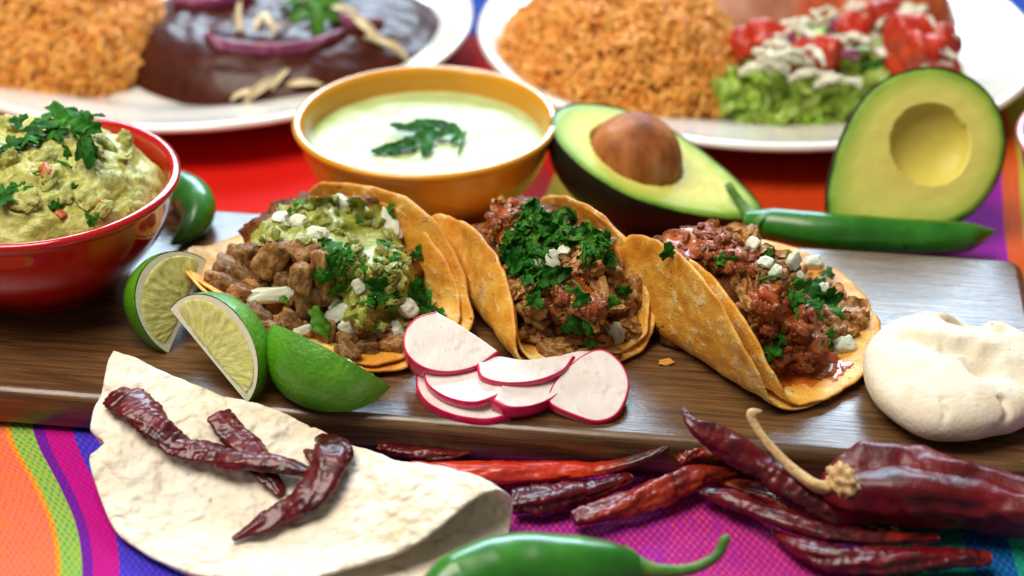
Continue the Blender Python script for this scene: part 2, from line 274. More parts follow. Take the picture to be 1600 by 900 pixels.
MT = dict(
    wood=m_wood(), corn=m_corn(), flour=m_flour(), avo=m_avocado(),
    red=m_glaze('red_glaze', '#b80f05'), yellow=m_glaze('yellow_glaze', '#e09a24', 0.2), pink=m_glaze('pink_glaze', '#e06a80', 0.2), plate=m_glaze('white_glaze', '#e9e4dc', 0.15),
    rim=m_glaze('pale_rim_glaze', '#e8b98a', 0.15),
    skin=food('avocado_skin', ['#0d0f0a', '#1b1c12', '#26241a'], 1.5, 0.5, (3.0, 0.10), (9, .03), coat=0.1),
    pit=food('avocado_pit', ['#6a3414', '#9a5626', '#b8743c', '#c9a084'], 0.6, 0.6, (3, .04), spec=.3, stretch=(1, 1, .4)),
    dried=food('dried_chili_skin', ['#24020a', '#4a0510', '#6a0a14', '#34040c', '#84180e'], 0.4, 0.34, (1.8, .03), (7, .012), coat=0.3, coatr=0.14, spec=.35, vary=0.2),
    driedred=food('dried_chili_red_skin', ['#7a0e06', '#bc2408', '#d63a0c', '#8a140a'], 0.55, 0.34, (1.8, .03), coat=0.3, coatr=0.2, spec=.4),
    driedmix=food('dried_chili_mottled_skin', ['#36060a', '#6a100a', '#962810', '#b24e1a', '#4c0a0c'], 0.45, 0.34, (1.8, .03), (8, .012), coat=0.3, coatr=0.2, spec=.4),
    guaj=food('guajillo_skin', ['#2e0207', '#58060e', '#700c16', '#40040a'], 0.45, 0.38, (0.9, .10), (5, .02), coat=0.12, coatr=0.25, spec=.35),
    dstem=food('dry_stem', ['#b08a54', '#d8b882', '#a8804c'], 2.0, 0.7, (4, .04), stretch=(1, 1, 1)),
    chili=food('green_chili_skin', ['#175210', '#2a761a', '#459628'], 0.35, 0.3, (1.0, .02), (6, .006), coat=0.3, coatr=0.14, sss=0.1, ssr=(.3, 1, .2), sscale=.15, spots=[('#8a9a3c', .8, .66, .80), ('#2c4a1c', 2.2, .68, .78)]),
    cstem=food('green_stem', ['#33631c', '#4c7f28', '#6c8f3a'], 1.5, 0.5, (5, .02)),
    lrind=food('lime_rind', ['#3a7d0c', '#56a016', '#7cbc26'], 0.35, 0.32, (5.0, .09), coat=0.3, coatr=0.2, sss=0.1, ssr=(.4, 1, .1), sscale=.1),
    lpith=food('lime_pith', ['#e6edc0', '#f4f6dc', '#eef3cc'], 1.5, 0.5, (6, .02), sss=0.3, sscale=.15),
    lflesh=food('lime_pulp', ['#c4d258', '#d8e076', '#e6ea92', '#f1f3b0', '#d0da68'], 6.0, 0.14, (6.0, .10), None, sss=0.5, ssr=(.8, 1, .3), sscale=.25, coat=0.6, coatr=0.04, stretch=(1.7, .34, 1), coordk='UV'),
    rflesh=food('radish_flesh', ['#dccfcb', '#e8dfdc', '#eee8e6'], 0.9, 0.28, (3, .02), (10, .01), sss=0.3, ssr=(1, .8, .8), sscale=.15, coat=0.3, spots=[('#dcb2ba', 1.1, 0.66, 0.86), ('#cfc4c0', 2.4, .58, .8)]),
    rskin=food('radish_skin', ['#c4063f', '#d81558', '#e63c78'], 1.0, 0.28, (6, .012), coat=0.3),
    masa=food('corn_dough', ['#dccfb0', '#e6dcc8', '#ece5d6'], 0.35, 0.6, (1.2, .08), (6, .03), spec=.3, spots=[('#c9a470', 0.4, 0.52, 0.8), ('#7a6a4a', 5.0, 0.70, 0.75)]),
    meat=food('grilled_meat', ['#40220c', '#7a4e26', '#9c7040', '#b08a58', '#64401c'], 1.6, 0.42, (3.5, .10), (10, .04), coat=0.1, coatr=0.2, spec=.3, vary=0.3, spots=[('#2a170a', 2.6, 0.62, 0.72)]),
    meat2=food('braised_pork', ['#4e2a0c', '#865020', '#ac7436', '#c69654', '#6a3c14'], 1.5, 0.38, (3.0, .10), (9, .04), coat=0.2, coatr=0.15, spec=.35, vary=0.28, stretch=(1, 1, .45)),
    core=food('filling_mass', ['#2c1306', '#5c3010', '#80491e', '#42200a'], 1.8, 0.6, (2.5, .18), (8, .05), spec=.2),
    gsalsa=food('green_salsa', ['#6a7018', '#8f962c', '#adb04c', '#848c24', '#c6c476'], 1.8, 0.3, (3.5, .10), (10, .03), coat=0.3, coatr=0.08, sss=0.25, ssr=(.8, 1, .2), sscale=.2, spots=[('#3f5a18', 1.6, .60, .72), ('#dfdca4', 3.2, .64, .74)]),
    rsalsa=food('red_salsa', ['#6a1c04', '#9a400e', '#ba6424', '#7c2a08', '#c88440'], 1.3, 0.3, (3.0, .10), (9, .04), coat=0.4, coatr=0.08, spec=.35, spots=[('#cf9a60', 1.8, .62, .74), ('#4a1404', 1.2, .62, .74)]),
    tomato=food('tomato', ['#a8380c', '#c25a20', '#d07c3c'], 0.8, 0.4, (2, .05), coat=0.1, vary=.15),
    stomato=food('salad_tomato', ['#a01c0c', '#c03218', '#cc5a34'], 0.5, 0.38, (2, .05), coat=0.08, vary=.15),
    onion=food('white_onion', ['#cdd4b8', '#e2e7d4', '#d8dfc6'], 1.0, 0.2, (3, .02), coat=0.3, sss=0.5, ssr=(1, 1, .8), sscale=.2),
    ponion=food('purple_onion', ['#6a1c48', '#8f3a68', '#c08aa4'], 0.8, 0.25, None, coat=0.3, sss=0.2, sscale=.15),
    cil=food('cilantro', ['#144a0a', '#246c12', '#3c8c24', '#58a438'], 0.9, 0.5, (5, .02), spec=.22, leaf=0.4, vary=0.35),
    cil2=food('cilantro_pale', ['#3a7818', '#5c982c', '#7cb444'], 0.9, 0.5, (4, .02), spec=.25, leaf=0.4, vary=0.2),
    guac=food('guacamole_mash', ['#8f9430', '#b2b24e', '#cccb72', '#a3a63e'], 1.1, 0.36, (3.2, .10), (10, .03), coat=0.2, coatr=0.12, sss=0.2, ssr=(.9, 1, .3), sscale=.2, spots=[('#6d7a24', 1.5, .62, .76), ('#b08058', .9, .68, .78)]),
    crema=food('green_crema', ['#a4b86c', '#b6c884', '#c6d59c'], 0.5, 0.32, (1.2, .06), (5, .02), sss=0.15, ssr=(.8, 1, .6), sscale=.3, spec=.4),
    rice=food('red_rice', ['#d87c1a', '#ec9c38', '#f6b858', '#e28a24'], 1.1, 0.45, None, sss=0.2, ssr=(1, .6, .2), sscale=.1, coat=.1),
    mole=food('mole_sauce', ['#34120a', '#4a1c10', '#280c07'], 0.6, 0.32, (0.7, .10), (4, .02), coat=0.1, coatr=0.15, spec=.22),
    cheese=food('cheese_shred', ['#e4cf9a', '#efe2bd', '#d9b878'], 1.2, 0.4, (4, .03), sss=0.3, sscale=.15, vary=.1),
    lettuce=food('lettuce', ['#7fb022', '#a4cc3a', '#cbe070', '#8fc02c'], 0.6, 0.36, (1.8, .06), coat=0.25, leaf=0.3, vary=0.2),
    cream=food('cream_dressing', ['#ece9d2', '#f6f4e6'], 1.0, 0.35, (3, .03), sss=.3, sscale=.2),
    ench=food('red_enchilada', ['#8a2a0c', '#b0481a', '#c96a30'], 0.7, 0.28, (1.5, .06), coat=0.4, sss=.1, sscale=.1),
    beans=food('pink_beans', ['#9a5a46', '#b87a66', '#c99684'], 0.7, 0.35, (1.5, .06), coat=0.2),
    juice=food('salsa_juice', ['#a8400c', '#c8641c', '#d88030'], 0.8, 0.2, (4, .05), coat=0.5, coatr=0.06),
    seed=food('chili_seed', ['#c98a1e', '#e0aa3c', '#d09a2c'], 3.0, 0.4, None, sss=.2, sscale=.05),
)
_cs = [(0.0, '#e87a34', '#e0546a'), (0.099, '#f0a02a', '#e0601a'), (0.104, '#a8b834', '#1a9a6a'), (0.120, '#5a1a9a', '#8a108a'), (0.128, '#b00a86', '#c0107a'), (0.147, '#4a1ab0', '#3a50d0'), (0.195, '#8a0a70', '#3a1aa0'),
       (0.26, '#1a1250', '#2a1a6a'), (0.36, '#4a1a9a', '#9a1a7a'), (0.43, '#7a12a0', '#d8404a'), (0.55, '#86109a', '#e0442a'), (0.66, '#5a14a0', '#2a4ab8'), (0.675, '#0a6a7a', '#1a9a5a'), (0.735, '#10309a', '#0a7a8a'), (0.765, '#0a7a80', '#2aa05a'), (0.83, '#a00a86', '#8a0a9a')]  # first entry: shadow beside the tortilla, painted into the cloth as dark navy
def _tail(m):                                        # the orange pod darkens to a maroon tip
    nt = m.node_tree; b = nt.nodes['Principled BSDF']; src = b.inputs['Base Color'].links[0].from_socket; tc = nt.nodes.new('ShaderNodeTexCoord'); sp = nt.nodes.new('ShaderNodeSeparateXYZ'); nt.links.new(tc.outputs['UV'], sp.inputs[0])
    r = nt.nodes.new('ShaderNodeValToRGB'); r.color_ramp.elements[0].position = .52; r.color_ramp.elements[1].position = .72; nt.links.new(sp.outputs[0], r.inputs[0])
    x = nt.nodes.new('ShaderNodeMix'); x.data_type = 'RGBA'; nt.links.new(r.outputs[0], x.inputs[0]); nt.links.new(src, x.inputs[6]); x.inputs[7].default_value = H('#3a0608'); nt.links.new(x.outputs[2], b.inputs['Base Color'])
_tail(MT['driedred'])
MT['onion'].node_tree.nodes['Principled BSDF'].inputs['Transmission Weight'].default_value = 0.15; MT['onion'].node_tree.nodes['Principled BSDF'].inputs['IOR'].default_value = 1.3
MT['cloth'] = m_cloth('striped_cloth', [(p, a) for p, a, b in _cs], [(p, b) for p, a, b in _cs], 2.0)
_bs = [(0.0, '#c41208', '#d01a0a'), (0.513, '#c8a01e', '#9a9a20'), (0.535, '#c8420e', '#b0240a'), (0.645, '#9a0a8a', '#7a0a9a'), (0.710, '#d0601a', '#b0240a'), (0.7175, '#b0a82e', '#8a9a24'), (0.78, '#c41208', '#d01a0a')]
MT['backcloth'] = m_cloth('striped_back_cloth', [(p, a) for p, a, b in _bs], [(p, b) for p, a, b in _bs], 4.6, (0.44, '#1440a0', 0.66, '#a00a60'))

# ------------------------------------------------------------------ leaf, chunk and shred prototypes
def leaf_mesh(name, mat, seed, lobes=3, size=1.0, curl=0.5, teeth=0.14):
    rng = np.random.RandomState(seed); na, nr = 42, 5
    a = np.linspace(-np.pi, np.pi, na, endpoint=False); k = np.abs(np.cos(lobes * a / 2.0 + (0 if lobes % 2 else np.pi / 2)))
    r = 0.42 + 0.58 * k ** 0.7 + teeth * np.cos(a * (lobes * 3 + 1) + rng.uniform(0, 3)) * (np.abs(a) < 2.4); r *= np.where(np.abs(a) > 2.5, 0.55, 1.0)
    V = [(0, 0)]
    for q in np.linspace(0, 1, nr + 1)[1:]: V += list(np.stack([np.cos(a) * r * q, np.sin(a) * r * q * 0.92], 1))
    V = np.array(V) * size; z = curl * (-(V[:, 0] ** 2) * rng.uniform(.2, .5) + np.abs(V[:, 1]) * rng.uniform(-.5, .6)) / max(size, .1) + 0.16 * size * fbm(np.column_stack([V, np.zeros(len(V))]), 2.2 / size, 2, seed)
    T = np.column_stack([V, z + 0.012]); B = np.column_stack([V, z - 0.012]); n = len(V)
    F = [(0, 1 + j, 1 + (j + 1) % na) for j in range(na)] + gfaces(nr, na, False, True, 1); G = [tuple(n + i for i in f[::-1]) for f in F]; o = 1 + (nr - 1) * na
    return new_mesh(name, np.vstack([T, B]), F + G + [(o + j, n + o + j, n + o + (j + 1) % na, o + (j + 1) % na) for j in range(na)], mat)
def strip_mesh(name, mat, seed, L=1.2, W=0.3, bend=0.6, ruffle=0.1, th=0.02, nl=18, nw=7, point=True):
    rng = np.random.RandomState(seed); u = np.linspace(0, 1, nl); v = np.linspace(-1, 1, nw); uu, vv = np.meshgrid(u, v, indexing='ij')
    w = W / 2 * (np.sin(np.pi * (0.12 + 0.86 * uu)) ** 0.6 if point else (0.8 + 0.3 * fbm(np.stack([uu * 4, 0 * uu, 0 * uu], -1), 1, 2, seed)))
    w = w * (1 + 0.35 * fbm(np.stack([uu * 5, vv * 0.6, 0 * uu], -1), 1, 2, seed + 3)); ang = bend * (uu - .5) * 2; R = L / max(abs(bend) * 2, 1e-3)
    x = R * np.sin(ang); z = -R * (1 - np.cos(ang)) + ruffle * fbm(np.stack([uu * 4, vv * 1.5, 0 * uu], -1), 1, 2, seed + 9) + 0.5 * ruffle * vv ** 2; y = vv * w + 0.15 * L * np.sin(uu * rng.uniform(1, 3))
    T = np.stack([x, y, z + th / 2], -1).reshape(-1, 3); B = np.stack([x, y, z - th / 2], -1).reshape(-1, 3); n = len(T); F = gfaces(nl, nw, flip=True); G = [tuple(n + i for i in f[::-1]) for f in F]
    bd = [i * nw for i in range(nl)] + [(nl - 1) * nw + j for j in range(1, nw)] + [i * nw + nw - 1 for i in range(nl - 2, -1, -1)] + [j for j in range(nw - 2, 0, -1)]
    Hh = [(bd[k], n + bd[k], n + bd[(k + 1) % len(bd)], bd[(k + 1) % len(bd)]) for k in range(len(bd))]
    return new_mesh(name, np.vstack([T, B]), F + G + Hh, mat)
def chunk_mesh(name, mat, seed, p=4.0, amp=0.18, sub=4, fr=1.4):
    V, F = boxy(sub, p); d = fbm(V * fr, 1.0, 4, seed, 0.55); return new_mesh(name, V * (1 + amp * d)[:, None], F, mat)
MEAT = [chunk_mesh('meat_chunk', MT['meat'], s, 5.0 + s % 3, 0.24, 4, 0.85) for s in range(8)]
PORK = [chunk_mesh('pork_chunk', MT['meat2'], 30 + s, 2.8, 0.5, 4, 1.1) for s in range(4)] + [strip_mesh('pork_shred', MT['meat2'], 45 + s, 3.2, 1.5, .3 + .15 * s, .5, .9, 20, 9) for s in range(5)]
FINE = [chunk_mesh('salsa_bit', MT['rsalsa'], 700 + s, 2.6, 0.5, 3, 1.2) for s in range(4)] + [TOMF for TOMF in [chunk_mesh('salsa_bit', MT['rsalsa'], 710 + s, 3.0, 0.4, 3, 1.1) for s in range(2)]]
GFINE = [chunk_mesh('salsa_bit', MT['gsalsa'], 720 + s, 2.6, 0.5, 3, 1.2) for s in range(4)]
ONI = [chunk_mesh('onion_piece', MT['onion'], 60 + s, 3.6, 0.40, 4, 0.6) for s in range(6)]
TOM = [chunk_mesh('tomato_piece', MT['tomato'], 80 + s, 3.5, 0.28, 3, 1.1) for s in range(4)]
LEAF = [leaf_mesh('cilantro_leaf', MT['cil'], 100 + s, 3 + (s % 2) * 2, 1.0, 0.7, 0.09) for s in range(6)]
CHOP = [strip_mesh('cilantro_shred', MT['cil' if s % 3 else 'cil2'], 120 + s, 1.1 + .1 * (s % 3), 0.34 + .12 * (s % 3), 0.3 + 0.22 * s, 0.2) for s in range(7)]
PALE = [strip_mesh('cilantro_piece', MT['cil2'], 140 + s, 1.0, 0.5, 0.5, 0.12) for s in range(3)]
STEMP = [new_mesh('cilantro_stem', *tube([(-.5, 0, 0), (0, .06, .05), (.5, 0, 0)], [.07, .075, .07], 10, 8)[:2], MT['cil2'])]
SEED = new_mesh('salsa_seed', ICO[2][0] * np.array([.07, .05, .025]), ICO[2][1], MT['seed'])

# ------------------------------------------------------------------ the tablecloths
def cloth(name, x0, x1, y0, y1, nx, ny, zf, uvf, mat, label):
    xs = np.linspace(x0, x1, nx); ys = np.linspace(y0, y1, ny); X, Y = np.meshgrid(xs, ys, indexing='ij'); Z = zf(X, Y)
    V = np.stack([X, Y, Z], -1).reshape(-1, 3); u, v = uvf(X, Y); F = gfaces(nx, ny)
    n = len(V); B = V - (0, 0, 0.12)
    return add(name, np.vstack([V, B]), F + [tuple(n + i for i in f[::-1]) for f in F], mat, uv=np.tile(np.stack([u, v], -1).reshape(-1, 2), (2, 1)), label=label, cat='tablecloth')
def zfront(X, Y):
    p = np.stack([X, Y, 0 * X], -1); return -0.10 + (0.16 * fbm(p, 0.16, 3, 3) + 0.14 * (0.35 - np.abs(fbm(np.stack([X * .9 + .35 * Y, Y * .25, 0 * X], -1), 0.33, 2, 12)))) * np.clip((-9 - Y) / 4, 0, 1) + 0.25 * np.exp(-((X + 20.5 - 0.25 * (Y + 14)) / 2.0) ** 2) * np.clip((-8 - Y) / 5, 0, 1)
def uvfront(X, Y):                                   # stripes run away from the viewer, leaning
    k = np.clip((4 - X) / 24, 0, 1); w = X + 0.42 * k * (Y + 8) + 0.4 * np.sin(Y * 0.5) * k; return (w + 27) / 60, (Y + 40) / 60
cloth('tablecloth', -27, 33, -40, 4, 150, 110, zfront, uvfront, MT['cloth'], 'striped magenta, purple, orange and teal woven cloth in front of the wooden board')
def zback(X, Y): return -0.17 + 0.05 * fbm(np.stack([X, Y, 0 * X], -1), 0.12, 3, 8)
def uvback(X, Y): return (X - 0.15 * (Y - 14) + 0.3 * np.sin(Y * 0.25) + 60) / 120, (Y + 1) / 80
cloth('tablecloth', -60, 60, -0.5, 75, 100, 80, zback, uvback, MT['backcloth'], 'red, yellow and blue striped cloth under the plates behind the board')

# ------------------------------------------------------------------ the cutting board
def board():
    L, W, T, r = 62.0, 17.0, ZB, 0.45; cr = 0.9
    def rect(ins):
        x, y = L / 2 - ins, W / 2 - ins; c = max(cr - ins, 0.15); pts = []
        for sx, sy, a0 in ((1, 1, 0), (-1, 1, 90), (-1, -1, 180), (1, -1, 270)):
            for a in np.radians(np.linspace(a0, a0 + 90, 7)): pts.append((sx * (x - c) + c * math.cos(a), sy * (y - c) + c * math.sin(a)))
        return np.array(pts)
    prof = [(r * (1 - math.sin(a)), T - r * (1 - math.cos(a))) for a in np.radians(np.linspace(0, 90, 7))]
    prof = [(r * (1 - math.cos(a)), r * (1 - math.sin(a))) for a in np.radians([0, 30, 60, 90])][::-1] + [(r - r * math.cos(a), T - r + r * math.sin(a)) for a in np.radians(np.linspace(0, 90, 7))]
    V = []; F = []; n = 28
    for ins, z in prof: V.append(np.column_stack([rect(ins), np.full(n, z)]))
    m = len(prof); V = np.vstack(V); F = gfaces(m, n, False, True, flip=True) + [tuple(range(n))[::-1], tuple((m - 1) * n + j for j in range(n))]
    me = new_mesh('cutting_board', V, F, MT['wood'], True)
    o = bpy.data.objects.new('cutting_board', me); COL.objects.link(o); an = math.radians(-7.6); e1 = np.array([math.cos(an), math.sin(an)]); e2 = np.array([-e1[1], e1[0]])
    c = np.array([23.6, 2.75]) - e1 * L / 2 - e2 * W / 2; o.location = (c[0] * S, c[1] * S, 0); o.rotation_euler = (0, 0, an)
    tag(o, 'long dark walnut serving board that the tacos and limes stand on', 'cutting board'); return c, e1, e2
BC, BE1, BE2 = board()
def bdist(x, y):                                      # distance in front of the board's front edge (negative over the board)
    return -((x - BC[0]) * BE2[0] + (y - BC[1]) * BE2[1]) - 8.5

# ------------------------------------------------------------------ tacos
def taco_fold(front, al, R, tL, tR, w0, b, cL=0.0, cR=0.0, sh=0.0, lift=0.0, roll=0.0, seed=0, rise=0.0, amp=0.10):
    al = math.radians(al); et = np.array([math.sin(al), -math.cos(al), 0]); ea = np.array([math.cos(al), math.sin(al), 0]); c = np.asarray(front, float) - et * R * 0.97
    def fn(s, t, off=0.0, extra=0.0):
        s = s * R + sh; t = t * R; q = np.clip((t / R + 1) / 2, 0, 1); K = 36; a = 0 * s; h = 0 * s; psi = 0 * s; S_ = np.abs(s)
        lim = np.radians(np.where(s > 0, tR[0] + (tR[1] - tR[0]) * q, tL[0] + (tL[1] - tL[0]) * q)); cu = np.where(s > 0, cR, cL)
        for k in range(K):
            x = (k + 0.5) / K * S_; psi = lim * sstep((x - w0) / b) + cu * np.clip(x - w0 - b, 0, None); a = a + np.cos(psi) * S_ / K; h = h + np.sin(psi) * S_ / K
        psi = lim * sstep((S_ - w0) / b) + cu * np.clip(S_ - w0 - b, 0, None); sg = np.sign(s) + (s == 0)
        nz = fbm(np.stack([s, t, 0 * s + seed], -1), 0.45, 4, seed) * amp + 0.05 * np.clip(fbm(np.stack([s, t, 0 * s], -1), 1.3, 2, seed + 4) - .25, 0, 1); o = off + extra + nz + lift
        a2 = sg * a - sg * np.sin(psi) * o; h2 = h + np.cos(psi) * o
        cr, sr = math.cos(math.radians(roll)), math.sin(math.radians(roll)); a3 = a2 * cr + h2 * sr; h3 = -a2 * sr + h2 * cr
        return c + t[..., None] * et + a3[..., None] * ea + (h3 + rise * (t / R) ** 2)[..., None] * np.array([0, 0, 1.0])
    return fn, c, et, ea
def heap(t, c, et, ea, ctr, rad, seed, mat, tilt=0.0, amp=0.3):
    V, F = ICO[5]; d = 1 + amp * fbm(V * 1.0, 1.6, 4, seed, 0.55); L = V * d[:, None] * np.asarray(rad) + np.asarray(ctr)
    W = c + L[:, :1] * et + L[:, 1:2] * ea + L[:, 2:] * np.array([0, 0, 1.0]); W[:, 2] = np.maximum(W[:, 2], ZB + 0.12)
    return add('filling', W, F, mat, t)
def drape(name, tree, poly, mat, parent, th=0.22, step=5, lump=0.12, seed=0, smooth=6, edge=16.0, seeds=0):
    poly = np.asarray(poly, float); x0, y0 = poly.min(0); x1, y1 = poly.max(0); xs = np.arange(x0, x1 + step, step); ys = np.arange(y0, y1 + step, step); nx, ny = len(xs), len(ys)
    X, Y = np.meshgrid(xs, ys, indexing='ij'); ins = np.zeros((nx, ny), bool); dist = np.full((nx, ny), 1e9); m = len(poly)
    for k in range(m):
        a, b2 = poly[k], poly[(k + 1) % m]
        cr = ((a[1] > Y) != (b2[1] > Y)) & (X < (b2[0] - a[0]) * (Y - a[1]) / (b2[1] - a[1] + 1e-9) + a[0]); ins ^= cr
        ab = b2 - a; tt = np.clip(((X - a[0]) * ab[0] + (Y - a[1]) * ab[1]) / (ab @ ab), 0, 1); dist = np.minimum(dist, np.hypot(X - a[0] - tt * ab[0], Y - a[1] - tt * ab[1]))
    sd = np.where(ins, dist, -dist) + 9 * fbm(np.stack([X / 26, Y / 26, 0 * X + seed], -1), 1, 3, seed)
    D = np.full((nx, ny), np.nan); dr = {}
    for i in range(nx):
        for j in range(ny):
            d = nrm(ray(xs[i], ys[j])); dr[i, j] = d; h = tree.ray_cast(Vector(CAM), Vector(d))
            if h[0] is not None: D[i, j] = (np.array(h[0]) - CAM) @ d
    ok = ~np.isnan(D); Dm = np.where(ok, D, np.nanmedian(D)); w = ok.astype(float)
    for _ in range(smooth):
        A = sum(np.roll(Dm * w, s, ax) for ax in (0, 1) for s in (-1, 1)) + 2 * Dm * w; B = sum(np.roll(w, s, ax) for ax in (0, 1) for s in (-1, 1)) + 2 * w
        Dm = np.where(ok, A / np.maximum(B, 1e-6), Dm)
    Dm = np.where(ok, np.minimum(Dm, np.where(ok, D, 1e9)), Dm); rise = th * np.sqrt(np.clip(sd / edge, 0, 1)) - 0.12 * (sd < 3)
    Dm = Dm - rise - lump * fbm(np.stack([X / 30, Y / 30, 0 * X], -1), 1, 4, seed + 5) * np.clip(sd / 10, 0, 1)
    idx = -np.ones((nx, ny), int); V = []; F = []
    for i in range(nx):
        for j in range(ny):
            if sd[i, j] > -step * 0.8 and ok[i, j]: idx[i, j] = len(V); V.append(CAM + dr[i, j] * Dm[i, j])
    for i in range(nx - 1):
        for j in range(ny - 1):
            q = (idx[i, j], idx[i, j + 1], idx[i + 1, j + 1], idx[i + 1, j])
            if min(q) >= 0 and np.ptp([Dm[i, j], Dm[i, j + 1], Dm[i + 1, j + 1], Dm[i + 1, j]]) < 1.6: F.append(q)
    o = add(name, V, F, mat, parent); rng = random.Random(seed)
    for _ in range(seeds):
        v = V[rng.randrange(len(V))]; place('salsa_seed', SEED, np.asarray(v) + TW * 0.03, frame((1, 0, 0), TW + np.array([rng.uniform(-.4, .4)] * 3)), rng.uniform(.7, 1.1), o)
    return o
def bits(tree, parent, name, protos, items, rng, sink=0.3, face=0.0):
    for it in items:
        x, y, sx, sy, sz = it[:5]; h, n = hit(tree, x, y)
        if h is None: continue
        ang = math.radians(it[5]) if len(it) > 5 else rng.uniform(0, 6.28); n = nrm(n + face * TW + np.array([rng.uniform(-.2, .2) for _ in range(3)]))
        xd = RT * math.cos(ang) + UP * math.sin(ang)
        place(name, rng.choice(protos), h + n * sz * (1 - sink) , frame(xd, n), (sx, sy, sz), parent)
def leaves(tree, parent, name, protos, items, rng, lift=0.12, face=0.6):
    for it in items:
        x, y, s = it[:3]; h, n = hit(tree, x, y)
        if h is None: continue
        ang = math.radians(it[3]) if len(it) > 3 else rng.uniform(0, 6.28); n = nrm(nrm(n) + face * TW + np.array([rng.uniform(-.7, .7) for _ in range(3)]))
        place(name, rng.choice(protos), h + nrm(n) * lift, frame(RT * math.cos(ang) + UP * math.sin(ang), n), s, parent)
def scatter(poly, n, rng):
    poly = np.asarray(poly, float); out = []; m = len(poly)
    while len(out) < n:
        x = rng.uniform(poly[:, 0].min(), poly[:, 0].max()); y = rng.uniform(poly[:, 1].min(), poly[:, 1].max()); c = False
        for k in range(m):
            a, b = poly[k], poly[(k + 1) % m]
            if (a[1] > y) != (b[1] > y) and x < (b[0] - a[0]) * (y - a[1]) / (b[1] - a[1]) + a[0]: c = not c
        if c: out.append((x, y))
    return out

# --- taco with green salsa
rng = random.Random(11)
F1 = P(671, 562, ZB)
fn, c1, et, ea = taco_fold(F1, 38.5, 7.2, (27, 22), (129, 64), 1.41, 2.24, 0.09, -0.06, -0.37, 0.10, 0, 1, 0.15)
t1 = thing('taco', (c1[0], c1[1], ZB), 'corn taco of diced grilled meat under green salsa, behind the lime wedges', 'taco', 'soft corn tacos in a row on the board')
o1 = add('tortilla', *shell_polar(fn, 44, 170, 0.17, 1, 0.035), MT['corn'], t1)
fn2, *_ = taco_fold(F1 + et * -0.25, 38.5, 6.8, (25, 20), (122, 60), 1.35, 2.2, 0.09, -0.05, -0.65, 0.36, 0, 2, 0.15)
o2 = add('tortilla', *shell_polar(fn2, 44, 170, 0.16, 5, 0.035), MT['corn'], t1)
h1 = heap(t1, c1, et, ea, (-0.1, -0.4, 1.5), (4.8, 3.3, 2.6), 3, MT['core'])
b1 = bvh(o1, o2, h1)
bits(b1, t1, 'meat_chunk', MEAT, [(362, 428, .85, .55, .4, 5), (398, 393, .6, .5, .45, 20), (436, 408, .85, .62, .55, 12), (474, 398, .55, .5, .45), (474, 430, .45, .6, .45), (500, 425, .35, .95, .4, 5), (352, 455, .6, .45, .4), (410, 448, .7, .5, .4), (378, 470, .6, .5, .4), (445, 440, .6, .5, .4),
     (430, 487, .6, .5, .45), (462, 500, .7, .5, .45), (395, 500, .6, .5, .4), (480, 470, .6, .5, .4), (512, 520, .55, .5, .4), (592, 532, .75, .48, .45, -8), (556, 536, .5, .45, .4), (540, 540, .4, .4, .35), (578, 322, .6, .5, .5), (552, 330, .6, .5, .5), (560, 500, .5, .5, .4), (640, 520, .5, .5, .4), (420, 420, .6, .5, .4), (455, 462, .6, .5, .4), (345, 432, .5, .45, .35), (335, 445, .45, .4, .3), (372, 405, .5, .4, .35), (360, 478, .5, .4, .35), (540, 555, .5, .4, .3), (615, 545, .5, .35, .3), (575, 548, .45, .35, .3), (450, 515, .5, .45, .35), (420, 515, .5, .4, .3), (650, 500, .4, .4, .3), (388, 425, .6, .5, .4), (500, 465, .6, .5, .4)], rng)
b1 = bvh(*t1.children)
drape('green_salsa', b1, [(384, 386), (405, 350), (440, 322), (485, 308), (545, 308), (592, 322), (612, 350), (640, 392), (650, 440), (652, 480), (630, 508), (585, 522), (550, 512), (532, 475), (524, 430), (512, 392), (470, 372), (425, 378)], MT['gsalsa'], t1, 0.35, 4, 0.35, 21, 10, 14, 40)
bs1 = bvh(*t1.children)
bits(bs1, t1, 'salsa_bit', GFINE, [(x, y, rng.uniform(.14, .36), rng.uniform(.12, .26), rng.uniform(.08, .16)) for x, y in scatter([(390, 380), (440, 325), (520, 310), (590, 325), (640, 400), (648, 480), (600, 515), (550, 505), (525, 420), (500, 380)], 70, rng)], rng, .5)
bits(bs1, t1, 'onion_piece', ONI, [(436, 461, 1.15, .33, .14, 8), (530, 492, .6, .35, .16, 25), (545, 508, .45, .4, .2), (612, 352, .42, .85, .16, 12), (497, 366, .5, .28, .14, -10), (468, 348, .4, .3, .16), (540, 318, .45, .3, .2), (634, 486, .4, .38, .3), (617, 515, .42, .4, .3), (470, 517, .5, .2, .12, 20), (520, 475, .4, .25, .12), (560, 450, .3, .25, .15), (440, 343, .35, .3, .15)], rng, 0.2, 0.6)
leaves(bs1, t1, 'cilantro_leaf', LEAF, [(517, 398, .75, 70), (506, 430, .55, 250), (592, 455, .6), (600, 440, .5), (646, 468, .8, -20), (662, 480, .7, -40), (612, 330, .45), (470, 322, .4), (455, 335, .35), (560, 420, .5), (525, 450, .55, -80), (655, 395, .4), (575, 480, .45), (600, 385, .4), (545, 400, .45), (530, 420, .5)], rng)
leaves(bs1, t1, 'cilantro_shred', CHOP, [(x, y, rng.uniform(.4, .75)) for x, y in scatter([(500, 380), (560, 360), (650, 430), (690, 490), (620, 520), (540, 510), (505, 440)], 26, rng)], rng, .12, .6)
leaves(bs1, t1, 'cilantro_leaf', LEAF, [(x, y, rng.uniform(.4, .65)) for x, y in [(650, 455), (662, 470), (675, 485), (640, 450), (668, 462), (690, 495), (655, 490), (600, 465), (585, 440), (512, 412)]], rng, .15, .7)
